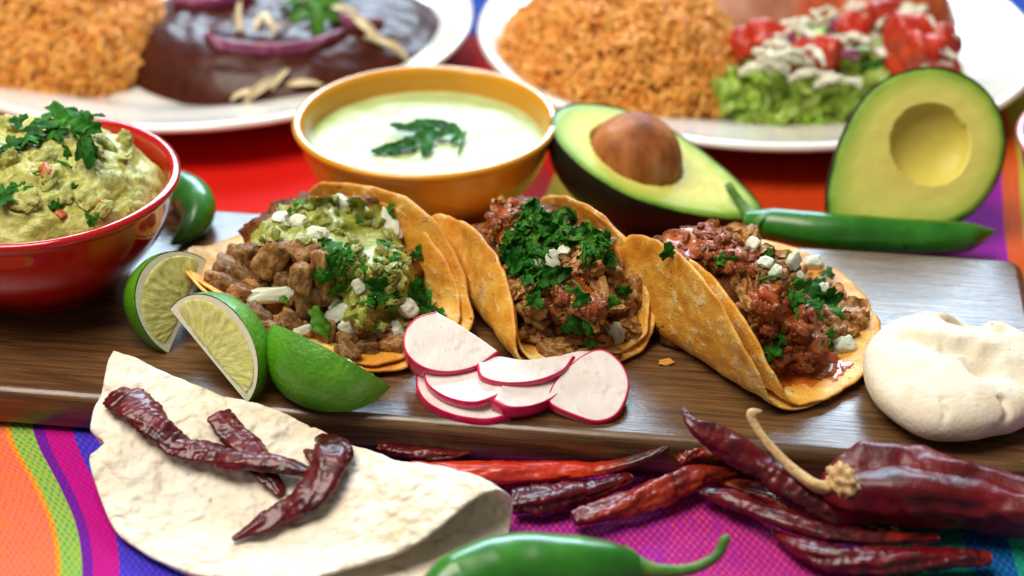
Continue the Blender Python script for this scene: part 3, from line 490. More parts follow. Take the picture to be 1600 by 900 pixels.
leaves(bs1, t1, 'cilantro_piece', PALE, [(500, 505, 1.6, -55), (528, 412, 1.3, 75), (445, 470, .5, -40), (558, 345, .6), (515, 480, .5)], rng, .18, 1.0)

# --- taco with chopped cilantro
rng = random.Random(12)
F2 = P(923, 580, ZB)
fn, c2, et, ea = taco_fold(F2, 21.8, 6.76, (80, 121), (123, 71), 1.63, 3.0, 0.05, 0.07, 0.0, 0.10, 0, 11, 0.15)
t2 = thing('taco', (c2[0], c2[1], ZB), 'corn taco heaped with dark chopped cilantro, middle one of the row', 'taco', 'soft corn tacos in a row on the board')
o1 = add('tortilla', *shell_polar(fn, 44, 170, 0.18, 11, 0.03), MT['corn'], t2)
fn2, *_ = taco_fold(F2 - et * 0.3, 21.8, 6.45, (76, 112), (114, 62), 1.5, 2.9, 0.05, 0.07, 0.25, 0.36, 0, 12, 0.15)
o2 = add('tortilla', *shell_polar(fn2, 44, 170, 0.16, 15, 0.03), MT['corn'], t2)
h2 = heap(t2, c2, et, ea, (0.5, 0.5, 1.6), (4.8, 2.7, 2.4), 13, MT['core'])
b2 = bvh(o1, o2, h2)
pp = [(760, 330), (880, 340), (960, 390), (1000, 470), (985, 530), (930, 560), (830, 560), (812, 470), (805, 400)]
bits(b2, t2, 'meat_chunk', PORK, [(x, y, rng.uniform(.4, .75), rng.uniform(.3, .5), rng.uniform(.25, .4)) for x, y in scatter(pp, 95, rng)] + [(755, 345, .7, .5, .5), (790, 335, .6, .5, .4), (940, 505, .55, .3, .3, -60), (925, 475, .8, .3, .3, -40), (840, 530, .7, .55, .35), (880, 545, .8, .4, .35), (985, 440, .5, .6, .35)], rng)
b2 = bvh(*t2.children)
drape('red_salsa', b2, [(728, 322), (760, 312), (800, 318), (828, 345), (835, 370), (800, 385), (765, 370), (738, 345)], MT['rsalsa'], t2, 0.25, 4, 0.3, 31, 8, 12, 5)
drape('red_salsa', b2, [(862, 425), (895, 425), (935, 455), (955, 495), (935, 500), (900, 480), (870, 460)], MT['rsalsa'], t2, 0.15, 4, 0.2, 33, 6, 10, 3)
bs2 = bvh(*t2.children)
bits(bs2, t2, 'salsa_bit', FINE, [(x, y, rng.uniform(.14, .32), rng.uniform(.12, .24), rng.uniform(.08, .16)) for x, y in scatter([(730, 325), (800, 318), (835, 365), (790, 380)], 22, rng) + scatter([(860, 430), (900, 425), (955, 490), (900, 540), (850, 500)], 30, rng)], rng, .4)
bits(bs2, t2, 'onion_piece', ONI, [(860, 404, .38, .3, .16), (962, 520, .36, .45, .16, 10), (842, 412, .3, .25, .14), (880, 395, .25, .3, .12)], rng, 0.1, .6)
bits(bs2, t2, 'tomato_piece', TOM, [(800, 322, .4, .24, .18)], rng, .3, .4)
band = [(795, 360), (825, 325), (880, 335), (940, 365), (968, 405), (945, 425), (905, 400), (870, 375), (855, 420), (880, 440), (850, 450), (815, 440), (785, 400)]
leaves(bs2, t2, 'cilantro_shred', CHOP, [(x, y, rng.uniform(.7, 1.35)) for x, y in scatter(band, 95, rng)], rng, .22, .7)
leaves(bs2, t2, 'cilantro_leaf', LEAF, [(x, y, rng.uniform(.35, .6)) for x, y in scatter(band, 22, rng)] + [(720, 325, .45), (715, 332, .4), (905, 465, .5), (920, 510, .4, -90), (895, 500, .75, -60), (970, 460, .4), (975, 450, .4), (835, 470, .5), (960, 470, .35), (870, 350, .5), (830, 330, .5, 80), (925, 540, .3)], rng, .25, .7)
leaves(bs2, t2, 'cilantro_piece', PALE, [(x, y, rng.uniform(.6, 1.1)) for x, y in scatter(band, 16, rng)] + [(800, 372, .8, 40), (835, 380, .6), (950, 475, .6), (885, 455, .5, -60)], rng, .3, 1.0)
leaves(bs2, t2, 'cilantro_stem', STEMP, [(862, 440, .6, 80), (905, 452, .8, -50), (775, 360, .5, 50)], rng, .3, .8)

# --- taco with red salsa
rng = random.Random(13)
F3 = P(1261, 635, ZB)
fn, c3, et, ea = taco_fold(F3 + RT * .45, 37.4, 6.35, (112, 78), (21, 2), 0.4, 2.1, 0.0, -0.02, 0.95, 0.22, 0, 21, 0.15)
t3 = thing('taco', (c3[0], c3[1], ZB), 'corn taco with red tomato salsa lying open beside the white dough patty', 'taco', 'soft corn tacos in a row on the board')
o2 = add('tortilla', *shell_polar(fn, 44, 170, 0.18, 22, 0.03), MT['corn'], t3)
fn2, *_ = taco_fold(F3, 37.4, 6.67, (113, 74), (21, 1), 0.31, 2.2, 0.0, -0.02, 0.81, 0.0, 0, 25, 0.15)
o1 = add('tortilla', *shell_polar(fn2, 44, 170, 0.16, 27, 0.03), MT['corn'], t3)
h3 = heap(t3, c3, et, ea, (-0.6, 0.9, 1.5), (4.9, 2.4, 2.6), 23, MT['core'])
b3 = bvh(o1, o2, h3)
bits(b3, t3, 'meat_chunk', PORK, [(1090, 345, .55, .45, .45), (1130, 350, .5, .4, .4), (1035, 368, .8, .4, .35, 10), (1170, 375, .5, .35, .35), (1300, 515, .6, .5, .5), (1325, 495, .6, .7, .5), (1310, 530, .5, .4, .4), (1230, 450, .4, .35, .35), (1180, 432, .4, .35, .35), (1150, 400, .5, .4, .4), (1120, 400, .5, .4, .4), (1250, 520, .5, .4, .4), (1215, 545, .5, .4, .3), (1200, 500, .5, .4, .4), (1280, 470, .5, .4, .4), (1340, 510, .4, .4, .4), (1265, 540, .5, .4, .4)] + [(x, y, rng.uniform(.35, .6), rng.uniform(.3, .45), rng.uniform(.25, .4)) for x, y in scatter([(1060, 360), (1120, 340), (1200, 400), (1290, 440), (1330, 490), (1320, 540), (1220, 580), (1190, 520), (1150, 430)], 60, rng)], rng)
b3 = bvh(*t3.children)
drape('red_salsa', b3, [(1028, 370), (1050, 345), (1075, 328), (1115, 335), (1140, 350), (1165, 385), (1190, 410), (1180, 430), (1150, 425), (1110, 410), (1075, 400), (1040, 392)], MT['rsalsa'], t3, 0.25, 4, 0.35, 41, 8, 12, 8)
drape('red_salsa', b3, [(1170, 455), (1200, 440), (1250, 450), (1280, 490), (1290, 540), (1320, 570), (1300, 590), (1240, 592), (1205, 580), (1190, 530), (1178, 490)], MT['rsalsa'], t3, 0.2, 4, 0.3, 43, 8, 12, 8)
drape('salsa_juice', bvh(o2), [(1205, 575), (1250, 560), (1310, 555), (1338, 565), (1325, 592), (1270, 606), (1225, 604)], MT['juice'], t3, 0.05, 4, 0.03, 47, 3, 12, 4)
bs3 = bvh(*t3.children)
bits(bs3, t3, 'salsa_bit', FINE, [(x, y, rng.uniform(.14, .36), rng.uniform(.12, .26), rng.uniform(.08, .18)) for x, y in scatter([(1035, 375), (1075, 330), (1140, 350), (1190, 410), (1175, 430), (1080, 400)], 36, rng) + scatter([(1175, 460), (1200, 442), (1250, 455), (1285, 500), (1315, 570), (1220, 588), (1190, 530)], 48, rng)], rng, .4)
bits(bs3, t3, 'onion_piece', ONI, [(1320, 543, .44, .38, .22, 15), (1272, 414, .4, .3, .2, 8), (1236, 408, .38, .32, .18), (1195, 412, .3, .3, .14), (1106, 329, .26, .24, .16), (1212, 428, .3, .24, .14), (1285, 452, .24, .3, .14), (1180, 385, .28, .25, .14), (1248, 432, .25, .2, .12)], rng, 0.1, .5)
bits(bs3, t3, 'tomato_piece', TOM, [(1198, 468, .55, .28, .2, -15), (1070, 352, .3, .22, .18), (1290, 562, .5, .3, .12)], rng, .4, .3)
leaves(bs3, t3, 'cilantro_leaf', LEAF, [(1265, 460, 1.0, -20), (1255, 480, .8, -110), (1290, 465, .8, 10), (1300, 480, .7, -40), (1278, 490, .7, -80), (1310, 492, .5), (1048, 392, .5, 90), (1210, 545, .7, -30), (1215, 525, .5, 60), (1298, 525, .5, -70), (1082, 330, .35, 90), (1060, 340, .3), (1205, 408, .5), (1250, 445, .55), (1292, 430, .4, -60), (1240, 465, .5), (1130, 405, .4), (1275, 475, .6)], rng, .25, .8)
leaves(bs3, t3, 'cilantro_piece', PALE, [(1137, 408, 1.1, -30), (1210, 552, .9, -15), (1245, 445, .7, 20), (1285, 445, .6, 60)], rng, .2, 1.0)
leaves(bs3, t3, 'cilantro_stem', STEMP, [(1205, 437, .9, 5), (1228, 400, .5, 80)], rng, .25, 1.0)

# ------------------------------------------------------------------ lime wedges
def lime(tip0, tip1, f1, ang, R, label, away, seed=0, sgn=1):
    tip0 = np.asarray(tip0); tip1 = np.asarray(tip1); mid = (tip0 + tip1) / 2; L = np.linalg.norm(tip1 - tip0) / 2; a = nrm(tip1 - tip0); f1 = nrm(f1 - np.dot(f1, a) * a); g = np.cross(a, f1) * sgn
    if np.dot(g, away) < 0: g = -g; sgn = -sgn
    ang = math.radians(ang)
    t = thing('lime_wedge', (mid[0], mid[1], ZB), label, 'lime', 'lime wedges on the board')
    th = np.radians(np.linspace(-90, 90, 41)); X = L * np.sin(th) * (1 + 0.05 * np.abs(np.sin(th)) ** 8); Rr = R * np.cos(th).clip(0) ** 0.85
    ph = np.linspace(0, ang, 25); dirs = np.cos(ph)[:, None] * f1 + np.sin(ph)[:, None] * g
    V = mid + X[:, None, None] * a + Rr[:, None, None] * dirs[None]; nm = V - mid; V = V + 0.03 * fbm(V, 0.8, 2, seed)[..., None] * dirs[None]
    rind = V.reshape(-1, 3); fl = sgn < 0
    add('rind', rind, gfaces(41, 25, flip=not fl), MT['lrind'], t)
    for k, (e, out) in enumerate(((f1, -g), (np.cos(ang) * f1 + np.sin(ang) * g, -np.sin(ang) * f1 + np.cos(ang) * g))):
        rho = np.linspace(0, 0.985, 14); V = mid + X[:, None, None] * a * 0.985 + (Rr[:, None] * rho[None])[..., None] * e
        add('pith', V.reshape(-1, 3), gfaces(41, 14, flip=(k == 0) ^ fl), MT['lpith'], t)
        tt = np.radians(np.linspace(-78, 78, 61)); rho = np.linspace(0.0, 1.0, 30); x = L * 0.95 * np.sin(tt); r0 = 0.10 + 0.30 * np.abs(np.sin(tt)) ** 3 * R * .3; r1 = R * np.cos(tt) ** 0.85 * 0.885
        rr = r0[:, None] + (r1 - r0)[:, None] * rho[None]; prof = np.minimum(1, np.minimum(rho, 1 - rho)[None] * 9) * np.minimum(1, (78 - np.abs(np.degrees(tt)))[:, None] / 9)
        q = np.stack([np.arctan2(x[:, None] + 0 * rr, rr + .8) * 11, rr * 1.6, 0 * rr], -1); z = -0.02 + prof ** 0.5 * (0.06 + 0.05 * fbm(q, 1.0, 2, seed + k)) - 0.02 * (prof <= 0)
        V = mid + x[:, None, None] * a + rr[..., None] * e + z[..., None] * out; ta = np.arctan2(x[:, None] + 0 * rr, rr + 0.8)
        add('pulp', V.reshape(-1, 3), gfaces(61, 30, flip=(k == 0) ^ fl), MT['lflesh'], t, uv=np.stack([ta, rr], -1).reshape(-1, 2))
    return t
lime(P(264, 549, ZB + .05), P(322, 410, ZB + 2.6), cv(-.78, .26, .75), 62, 2.75, 'lime wedge nearest the red bowl, its pale cut side facing the viewer', cv(0, 0, -1), 1)
lime(P(384, 627, ZB + .05), P(268, 486, ZB + 2.7), cv(.70, .62, .62), 66, 2.6, 'lime wedge leaning between two others, white rim and wet pulp facing the viewer', cv(0, 0, -1), 2)
lime(P(437, 518, ZB + 1.7), P(606, 602, ZB + 1.0), cv(.05, .16, .98), 72, 2.5, 'lime wedge showing its glossy green rind, beside the radish slices', cv(0, -1, 0), 3)

# ------------------------------------------------------------------ radish slices
def radish(arc, chord, anchor, nv, th, label, bend=0.0, seed=0):
    nv = nrm(nv); p0 = P(*anchor); A = spline(arc, 44); n1 = len(A); out = np.vstack([A, spline([arc[-1]] + list(chord) + [arc[0]], 16)[1:-1]]) if chord is not None else cspline(arc, 60)
    skin_n = n1 if chord is not None else len(out); W = np.array([PL(x, y, p0, nv) for x, y in out]); c = W.mean(0); m = len(W)
    ex = nrm(np.cross([0, 1, 0], nv)); bz = lambda Q: Q + bend * (((Q - c) @ ex) ** 2)[:, None] * nv
    t = thing('radish_slice', (c[0], c[1], c[2] - 0.2), label, 'radish', 'radish slices fanned on the board')
    rings = [0.0, 0.3, 0.6, 0.82, 0.93, 0.965]; V = []
    for k in rings[1:]: V.append(bz(c + (W - c) * k + nv * 0.015 * fbm(c + (W - c) * k, 1.5, 2, seed)[:, None]))
    top = np.vstack([bz(c[None])] + V); nt = len(top); F = [(0, 1 + j, 1 + (j + 1) % m) for j in range(m)] + gfaces(len(rings) - 1, m, False, True, 1, False)
    lo = [bz(c + (W - c) * k) - nv * th for k in (0.965, 0.5)]; V = np.vstack([top] + lo + [bz(c[None]) - nv * th]); o = nt - m
    F = [f for f in F] + gfaces(3, m, False, True, o) ; k = len(V) - 1; F += [(k, k - m + j, k - m + (j + 1) % m) for j in range(m)]
    add('flesh', V, F, MT['rflesh'], t)
    idx = list(range(skin_n)); Ws = W[idx]; sk = []
    for q, zz in ((0.955, 0.012), (0.985, 0.014), (1.0, -0.03), (1.012, -th * .35), (1.008, -th * .7), (0.985, -th - .01), (0.95, -th - .012)): sk.append(bz(c + (Ws - c) * q) + nv * zz)
    add('skin', np.vstack(sk), gfaces(7, skin_n, False, chord is None, flip=True), MT['rskin'], t); return t
radish([(862, 632), (900, 650), (935, 659), (966, 646), (983, 606), (975, 572), (945, 546), (915, 552), (880, 580), (858, 612)], None, (920, 640, ZB + .4), cv(.05, .62, .78), .45, 'round radish slice at the right end of the fan, flat toward the viewer', 0, 1)
radish([(650, 578), (652, 606), (670, 630), (710, 648), (760, 655), (797, 648)], [(780, 630), (740, 600), (690, 575)], (700, 640, ZB + .32), cv(0, .80, .60), .5, 'lowest radish slice at the left end of the fan, flat on the board', 0, 2)
radish([(660, 574), (668, 600), (700, 621), (745, 628), (790, 612)], [(780, 598), (750, 575), (700, 560)], (720, 612, ZB + .85), cv(-.05, .80, .60), .35, 'thin radish slice with a cut corner, under the thick half slice', 0, 3)
radish([(770, 625), (800, 637), (850, 628), (900, 592), (931, 547)], [(900, 548), (860, 560), (800, 580)], (840, 615, ZB + .8), cv(.12, .74, .66), .6, 'long curved radish slice with bright red rim at the middle of the fan', 0, 4)
radish([(745, 568), (752, 588), (790, 598), (840, 594), (880, 578), (898, 556)], [(870, 556), (820, 562), (775, 556)], (810, 585, ZB + 1.25), cv(.0, .78, .62), .26, 'thinnest radish slice, topmost at the middle of the fan', 0.0, 5)
radish([(682, 486), (650, 496), (632, 520), (634, 550), (660, 574), (700, 582), (745, 573), (781, 549)], [(750, 527), (715, 505)], (690, 560, ZB + 1.5), cv(.06, .52, .85), 1.0, 'thick half radish slice topmost at the left, against the tacos', 0, 6)

# ------------------------------------------------------------------ corn dough patty
def masa():
    V, F = ICO[6]; c = P(1496, 590, ZB + 1.1); rx, ry, rz = 3.9, 4.2, 1.4
    x, y, z = V[:, 0], V[:, 1], V[:, 2]; sgn = np.sign(z); W = np.stack([x * (1 + .12 * y), y, sgn * np.abs(z) ** 0.8], 1)
    W = W * np.array([rx, ry, rz]); ca, sa = math.cos(-.5), math.sin(-.5); W = np.stack([W[:, 0] * ca - W[:, 1] * sa, W[:, 0] * sa + W[:, 1] * ca, W[:, 2]], 1)
    d = 0.26 * fbm(W, 0.22, 2, 5) + 0.025 * fbm(W, 0.9, 2, 6); up = np.clip(z, 0, 1)
    def crease(x0, y0, x1, y1, w, dep):
        a = np.array([x0, y0]); b = np.array([x1, y1]); ab = b - a; t = np.clip(((W[:, :2] - a) @ ab) / (ab @ ab), 0, 1); r = np.linalg.norm(W[:, :2] - a - t[:, None] * ab + 0.25 * fbm(W, .8, 2, 9)[:, None], axis=1); return -dep * np.exp(-(r / w) ** 2)
    d = d + 2.3 * up * (crease(-1.8, 1.4, .8, -.6, .55, .22) + crease(-.4, .9, 1.4, .1, .25, .16) + crease(.7, 2.8, 1.6, 4.2, .55, 1.0) + crease(.8, 2.6, 2.2, 2.2, .35, .22) + crease(.9, -.7, 3.0, -1.2, .9, .30) + crease(1.2, -2.8, 1.3, -4.4, .16, .30) + crease(2.6, -2.4, 3.2, -3.4, .13, .25) + crease(-1.2, -3, -1.4, -4.4, .14, .15))
    n = V * np.array([1 / rx, 1 / ry, 1 / rz]); n /= np.linalg.norm(n, axis=1)[:, None]; n = np.stack([n[:, 0] * ca - n[:, 1] * sa, n[:, 0] * sa + n[:, 1] * ca, n[:, 2]], 1)
    W = W + n * d[:, None] + c; W[:, 2] = np.maximum(W[:, 2], ZB + 0.01 + 0 * W[:, 2])
    add('dough_patty', W, F, MT['masa'], label='lumpy white corn dough patty at the right end of the board', cat='dough')
masa()

# ------------------------------------------------------------------ folded flour tortilla
TA = P(196, 565, 2.5); TB = P(800, 788, 1.1)
tax = nrm(np.array([TB[0] - TA[0], TB[1] - TA[1], 0])); tpe = np.array([tax[1], -tax[0], 0]); TR = np.linalg.norm((TB - TA)[:2]) / 2; TC = (TA + TB) / 2
def tort_low(xy):
    d = bdist(xy[..., 0], xy[..., 1]); k = np.clip(((xy - TC[:2]) @ tax[:2]) / TR * .5 + .5, 0, 1); return 0.12 + (ZB + 0.02) * (1 - sstep((d - 0.2) / (8.5 - 6.0 * sstep(k / .8)))) ** 1.3
def tort_fn(s, t, off):
    ang = np.arctan2(s, t); R = TR * (1 - 0.05 * 1.5 * np.exp(-((np.abs(ang) - 2.55) / .045) ** 2) + .05 * np.exp(-((np.pi - np.abs(ang)) / .16) ** 2)); q = np.abs(s) * R * .92; tt = t * R; k = np.clip((t + 1) / 2, 0, 1)
    gap = 0.28 + 1.75 * sstep((k - .45) / .55) ** 1.2; top = s > 0
    r = gap / 2; arc = np.pi / 2 * r; ph = np.clip(q / arc, 0, 1) * np.pi / 2        # half of the rolled edge belongs to each layer
    run = np.clip(q - arc, 0, None); cl = sstep(run / 6.0); H = np.where(top, r + r * np.sin(ph), r - r * np.sin(ph)); out = r - r * np.cos(ph) + run
    H = np.where(top, H - cl * (gap - 0.24) * (1 - 0.35 * k), H)
    tt = tt + np.where(top, -.5, 1.0) * sstep(q / 3.5) * k; xy = TC[:2] + tt[..., None] * tax[:2] + out[..., None] * tpe[:2]; p3 = np.stack([s * R, tt, 0 * s], -1)
    nz = 0.22 * fbm(p3, 0.3, 2, 4) + 0.14 * fbm(p3, 1.1, 3, 6) * (.4 + fbm(p3, .3, 1, 9).clip(0, 1)); zl = np.maximum(tort_low(xy), (0.12 + 2.45 * (1 - k)) * (1 - sstep(q / 7.0))); z = zl + H + np.where(top, 1, .3) * nz + np.where(top, off, off * .8) * np.where(ph < 1.4, np.sin(ph) * .8 + .2, 1) * np.where(top, 1, -1)
    xy = xy + (-np.cos(ph) * off)[..., None] * tpe[:2] * np.where(ph < 1.5, 1, 0)[..., None]
    return np.concatenate([xy, np.maximum(z, 0.05)[..., None]], -1)
ft = add('folded_tortilla', *shell_polar(tort_fn, 70, 220, 0.24, 41, 0.012), MT['flour'], label='folded pale flour tortilla leaning on the front edge of the board', cat='tortilla')
tb = bvh(ft)

# ------------------------------------------------------------------ dried chilies
def dried(path, rad, label, mat='dried', seed=0, wr=0.35, wid=1.1, hei=0.8, on=None, cap=None, group='dried red chilies', lift=0.55, name='dried_chili'):
    pts = []
    for k, q in enumerate(path):
        if on is not None:
            h, n = hit(on, q[0], q[1]); pts.append(h + np.array([0, 0, rad[min(int(k * len(rad) / len(path)), len(rad) - 1)] * lift + (q[2] if len(q) > 2 else 0)]))
        else: pts.append(P(*q))
    wr = wr * 1.25; hei = hei * .82; wid = wid * 1.04; rad = [q * (1.0 if on is not None else .86) for q in rad]
    def dsp(A, ph, r):
        q = np.stack([A * 0.42 + seed * 3.1, np.cos(ph) * 1.0 + 0.18 * A, np.sin(ph) * 1.0 + seed], -1); w = fbm(q, 1.0, 2, seed, 0.4); q2 = np.stack([A * 2.3, np.cos(ph) * .9 + .5 * A, np.sin(ph) * .9], -1)
        x = np.abs(fbm(q * 1.25 + 9, 1.0, 2, seed + 2, .45)); y = np.abs(fbm(q2, 1.0, 2, seed + 7, .4))
        return wr * (w * 0.9 + 1.5 * (np.minimum(x, .3) - .2)) + 0.95 * wr * (np.minimum(y, .35) - .2) + 0.16 * fbm(np.stack([A * .6, 0 * A + seed, 0 * A], -1), 1, 2, seed)
    V, F, c = tube(pts, rad, 110, 30, wid, hei, dsp, twist=0.25)
    if cap is None: return add(name, V, F, MT[mat], label=label, cat='chili', group=group, uv=np.stack([np.append(np.repeat(np.linspace(0, 1, 110), 30), [0, 1]), np.zeros(110 * 30 + 2)], 1))
    t = thing(name, c.mean(0) * (1, 1, 0), label, 'chili', group); add('pod', V, F, MT[mat], t); Vc, Fc, _ = tube(cap[0], cap[1], 24, 12, disp=lambda A, p, r: .15 * fbm(np.stack([A * 3, np.cos(p) * 1.5, np.sin(p) * 1.5], -1), 1, 2, 3)); add('stem', Vc, Fc, MT['dstem'], t); return t
GT = 'dried chilies lying on the folded tortilla'
dried([(182, 626), (210, 645), (240, 675), (285, 712)], [.50, .66, .68, .56, .40], 'dried chili with a square torn end at the upper left of the tortilla', 'dried', 1, .30, 1.15, .6, tb, group=GT)
dried([(342, 655), (360, 680), (390, 715), (425, 755), (440, 778)], [.42, .50, .52, .50, .34, .2], 'dried chili running under another one, its cut end upright on the tortilla', 'dried', 2, .3, 1.1, .65, tb, group=GT)
dried([(268, 706, 0.05), (320, 720, .1), (380, 737, .25), (440, 752, .5), (484, 760, .45)], [.38, .54, .55, .48, .38, .24], 'long straight dried chili lying across the middle of the tortilla', 'dried', 3, .28, 1.05, .7, tb, group=GT)
dried([(500, 690, .1), (519, 715, .2), (515, 750, .35), (485, 795, .3), (430, 820, .1), (364, 850, 0)], [.22, .54, .60, .54, .48, .40, .10], 'hook shaped dried chili curling at the right of the tortilla group', 'dried', 4, .33, 1.1, .75, tb, group=GT)
dried([(478, 712, .2), (487, 722, .25), (497, 735, .2), (500, 750, .1)], [.12, .24, .26, .2], 'small dried chili scrap tucked behind the hook shaped chili', 'dried', 14, .2, 1, .7, tb, group=GT)
GB = 'dried chilies piled in front of the board'
dried([(592, 698, .5), (630, 706, .5), (690, 712, .45), (746, 706, .5)], [.35, .48, .42, .30, .06], 'short dark dried chili half hidden against the board by the tortilla', 'dried', 5, .3, 1, .8, group=GB)
dried([(640, 732, .55), (700, 737, .6), (780, 738, .65), (860, 737, .6), (930, 733, .65), (985, 722, .9), (1030, 704, 1.3), (1054, 689, 1.6)], [.38, .56, .66, .58, .42, .34, .26, .08], 'bright orange red dried chili with a thin dark curved tip', 'driedred', 6, .22, 1, .8, group=GB)
dried([(800, 783, .5), (850, 782, .55), (920, 768, .55), (985, 745, .5)], [.55, .74, .70, .52, .30], 'wrinkled dark dried chili just right of the tortilla opening', 'dried', 7, .34, 1, .8, group=GB)
dried([(896, 812, .5), (940, 800, .6), (1000, 780, .7), (1070, 750, .8), (1150, 735, .7)], [.42, .56, .62, .66, .56, .3], 'mottled red dried chili pointing from the lower left up to the pile', 'driedmix', 8, .34, 1, .85, group=GB)
dried([(1060, 722, .9), (1085, 702, 1.3), (1130, 702, 1.5), (1175, 722, 1.2)], [.35, .55, .55, .4], 'short red dried chili piece behind the pile, touching the board', 'driedmix', 9, .3, 1, .8, group=GB)
dried([(1065, 634, 3.5), (1082, 662, 3.2), (1118, 686, 2.7), (1170, 715, 2.1), (1225, 750, 1.5), (1290, 795, .9), (1352, 828, .4)], [.06, .32, .60, .66, .72, .80, .66, .24], 'longest dried chili leaning on the board with its tip in the air', 'dried', 10, .24, 1.0, .9, group=GB)
dried([(1098, 768, .55), (1150, 782, .7), (1210, 808, .8), (1290, 832, .75), (1380, 842, .6), (1466, 840, .5)], [.30, .56, .52, .46, .42, .36, .20], 'thin smooth dried chili lying across the pile toward the right', 'dried', 11, .22, 1, .85, group=GB)
dried([(1130, 752, .4), (1180, 768, .45), (1240, 790, .5), (1300, 812, .4)], [.3, .5, .55, .3], 'orange tinted dried chili in shade under the longest one', 'driedmix', 15, .3, 1, .8, group=GB)
dried([(1208, 832, .4), (1260, 860, .6), (1330, 876, .7), (1420, 876, .7), (1500, 872, .65), (1546, 872, .55)], [.16, .52, .72, .74, .62, .54, .34], 'wrinkled dried chili nearest the viewer at the lower right', 'dried', 12, .34, 1, .85, group=GB)
# the large guajillo with its stem
def guajillo():
    pts = [P(1298, 738, 1.5), P(1335, 752, 1.55), P(1420, 760, 1.6), P(1520, 775, 1.6), P(1640, 805, 1.5), P(1760, 835, 1.0)]
    def dsp(A, ph, r):
        q = np.stack([A * 0.22, np.cos(ph) * 1.0, np.sin(ph) * 1.0], -1); w = fbm(q, 1.0, 2, 17); v = np.exp(-((np.sin((ph - 1.1 - .05 * A) / 2)) / .13) ** 2)
        x = np.abs(fbm(np.stack([A * 0.3 + 4, np.cos(ph) * 1.3 + .1 * A, np.sin(ph) * 1.3], -1), 1.0, 3, 23, .5)); return 0.26 * w + .32 * (np.minimum(x, .35) - .2) - 0.22 * v * np.clip(A / 1.5, 0, 1) + 0.10 * np.exp(-((A - 1.1) / .5) ** 2) * np.cos(ph * 3 + 1) + .03 * fbm(q * 4, 1, 2, 3)
    V, F, c = tube(pts, [.5, 1.38, 1.62, 1.66, 1.6, 1.48, 1.3, 1.1, .7, .2], 130, 44, 1.02, 0.88, dsp)
    V[:, 2] = np.maximum(V[:, 2], 0.06); t = thing('dried_chili', (c[40][0], c[40][1], 0), 'large smooth maroon dried pepper with a long pale stem, at the right edge', 'chili', GB)
    add('pod', V, F, MT['guaj'], t)
    e = P(1322, 748, 1.6); st = [P(1322, 750, 1.75), P(1298, 762, 1.8), P(1270, 756, 2.0), P(1235, 730, 2.3), P(1205, 698, 2.8), P(1182, 668, 3.3), P(1174, 648, 3.7), P(1190, 642, 3.8)]
    Vs, Fs, _ = tube(st, [.34, .28, .22, .19, .17, .16, .18, .22, .05], 60, 12, disp=lambda A, p, r: .16 * np.cos(p * 4 + A) + .1 * fbm(np.stack([A * 2, np.cos(p), np.sin(p)], -1), 1, 2, 4)); add('stem', Vs, Fs, MT['dstem'], t)
    V, F = ICO[4]; d = 1 + .3 * fbm(V * 1.6, 1, 3, 31); ax = nrm(st[0] - st[1]); W = V * d[:, None] * .95; W = W - np.outer(W @ ax, ax) * .45; add('calyx', W * .72 * (1 + .4 * fbm(V * 2.5, 1, 2, 8))[:, None] + P(1312, 752, 1.9) + TW * .55, F, MT['dstem'], t)
guajillo()
SD = new_mesh('chili_seed', ICO[3][0] * np.array([.20, .16, .05]), ICO[3][1], MT['seed'])
for x, y, a, lb in ((1361, 820, .3, 'yellow chili seed on the cloth, left one under the large pepper'), (1398, 825, -.4, 'yellow chili seed on the cloth, right one under the large pepper'), (1376, 827, 1.0, 'yellow chili seed on the cloth, middle one under the large pepper')):
    place('chili_seed', SD, P(x, y, .06), Euler((.2, .3, a)).to_matrix(), 1.0, label=lb, cat='seed', group='loose chili seeds on the cloth')

# ------------------------------------------------------------------ fresh green chilies
def fresh(path, rad, stem, srad, label, seed):
    pts = [P(*q) for q in path]
    V, F, c = tube(pts, rad, 90, 36, 1, 1, lambda A, p, r: .05 * fbm(np.stack([A * .3, np.cos(p) * .8, np.sin(p) * .8], -1), 1, 2, seed) + .02 * np.cos(3 * p + .2 * A))
    t = thing('green_chili', (c.mean(0)[0], c.mean(0)[1], 0), label, 'chili', 'fresh green chilies'); add('pod', V, F, MT['chili'], t)
    if stem:
        sp = [P(*q) for q in stem]; V, F, _ = tube(sp, srad, 30, 14); add('stem', V, F, MT['cstem'], t)
        a = sp[0] + nrm(sp[0] - sp[1]) * .35; V, F, _ = tube([a, sp[0], sp[0] + (sp[1] - sp[0]) * .35], [srad[0] * 1.45, srad[0] * 1.22, srad[0] * .75], 12, 20, disp=lambda A, p, r: .07 * np.cos(5 * p)); add('calyx', V, F, MT['cstem'], t)
    return t
fresh([(650, 955, 1.5), (720, 918, 1.5), (800, 897, 1.5), (880, 893, 1.5), (950, 888, 1.45), (1000, 889, 1.35)], [.5, 1.25, 1.48, 1.46, 1.3, .95, .5], [(985, 886, 1.4), (1030, 893, 1.3), (1080, 889, 1.3), (1118, 870, 1.6), (1132, 845, 2.1), (1131, 838, 2.2)], [.52, .30, .22, .20, .19, .21, .16], 'green chili with a hooked stem nearest the viewer at the bottom edge', 1)
fresh([(245, 290, ZB + 1.0), (275, 292, ZB + 1.05), (303, 312, ZB + 1.0), (308, 340, ZB + .8), (290, 365, ZB + .5), (268, 381, ZB + .3)], [.6, .85, .98, .92, .7, .42, .10], None, None, 'curled green chili tip lying on the board beside the red bowl', 2)
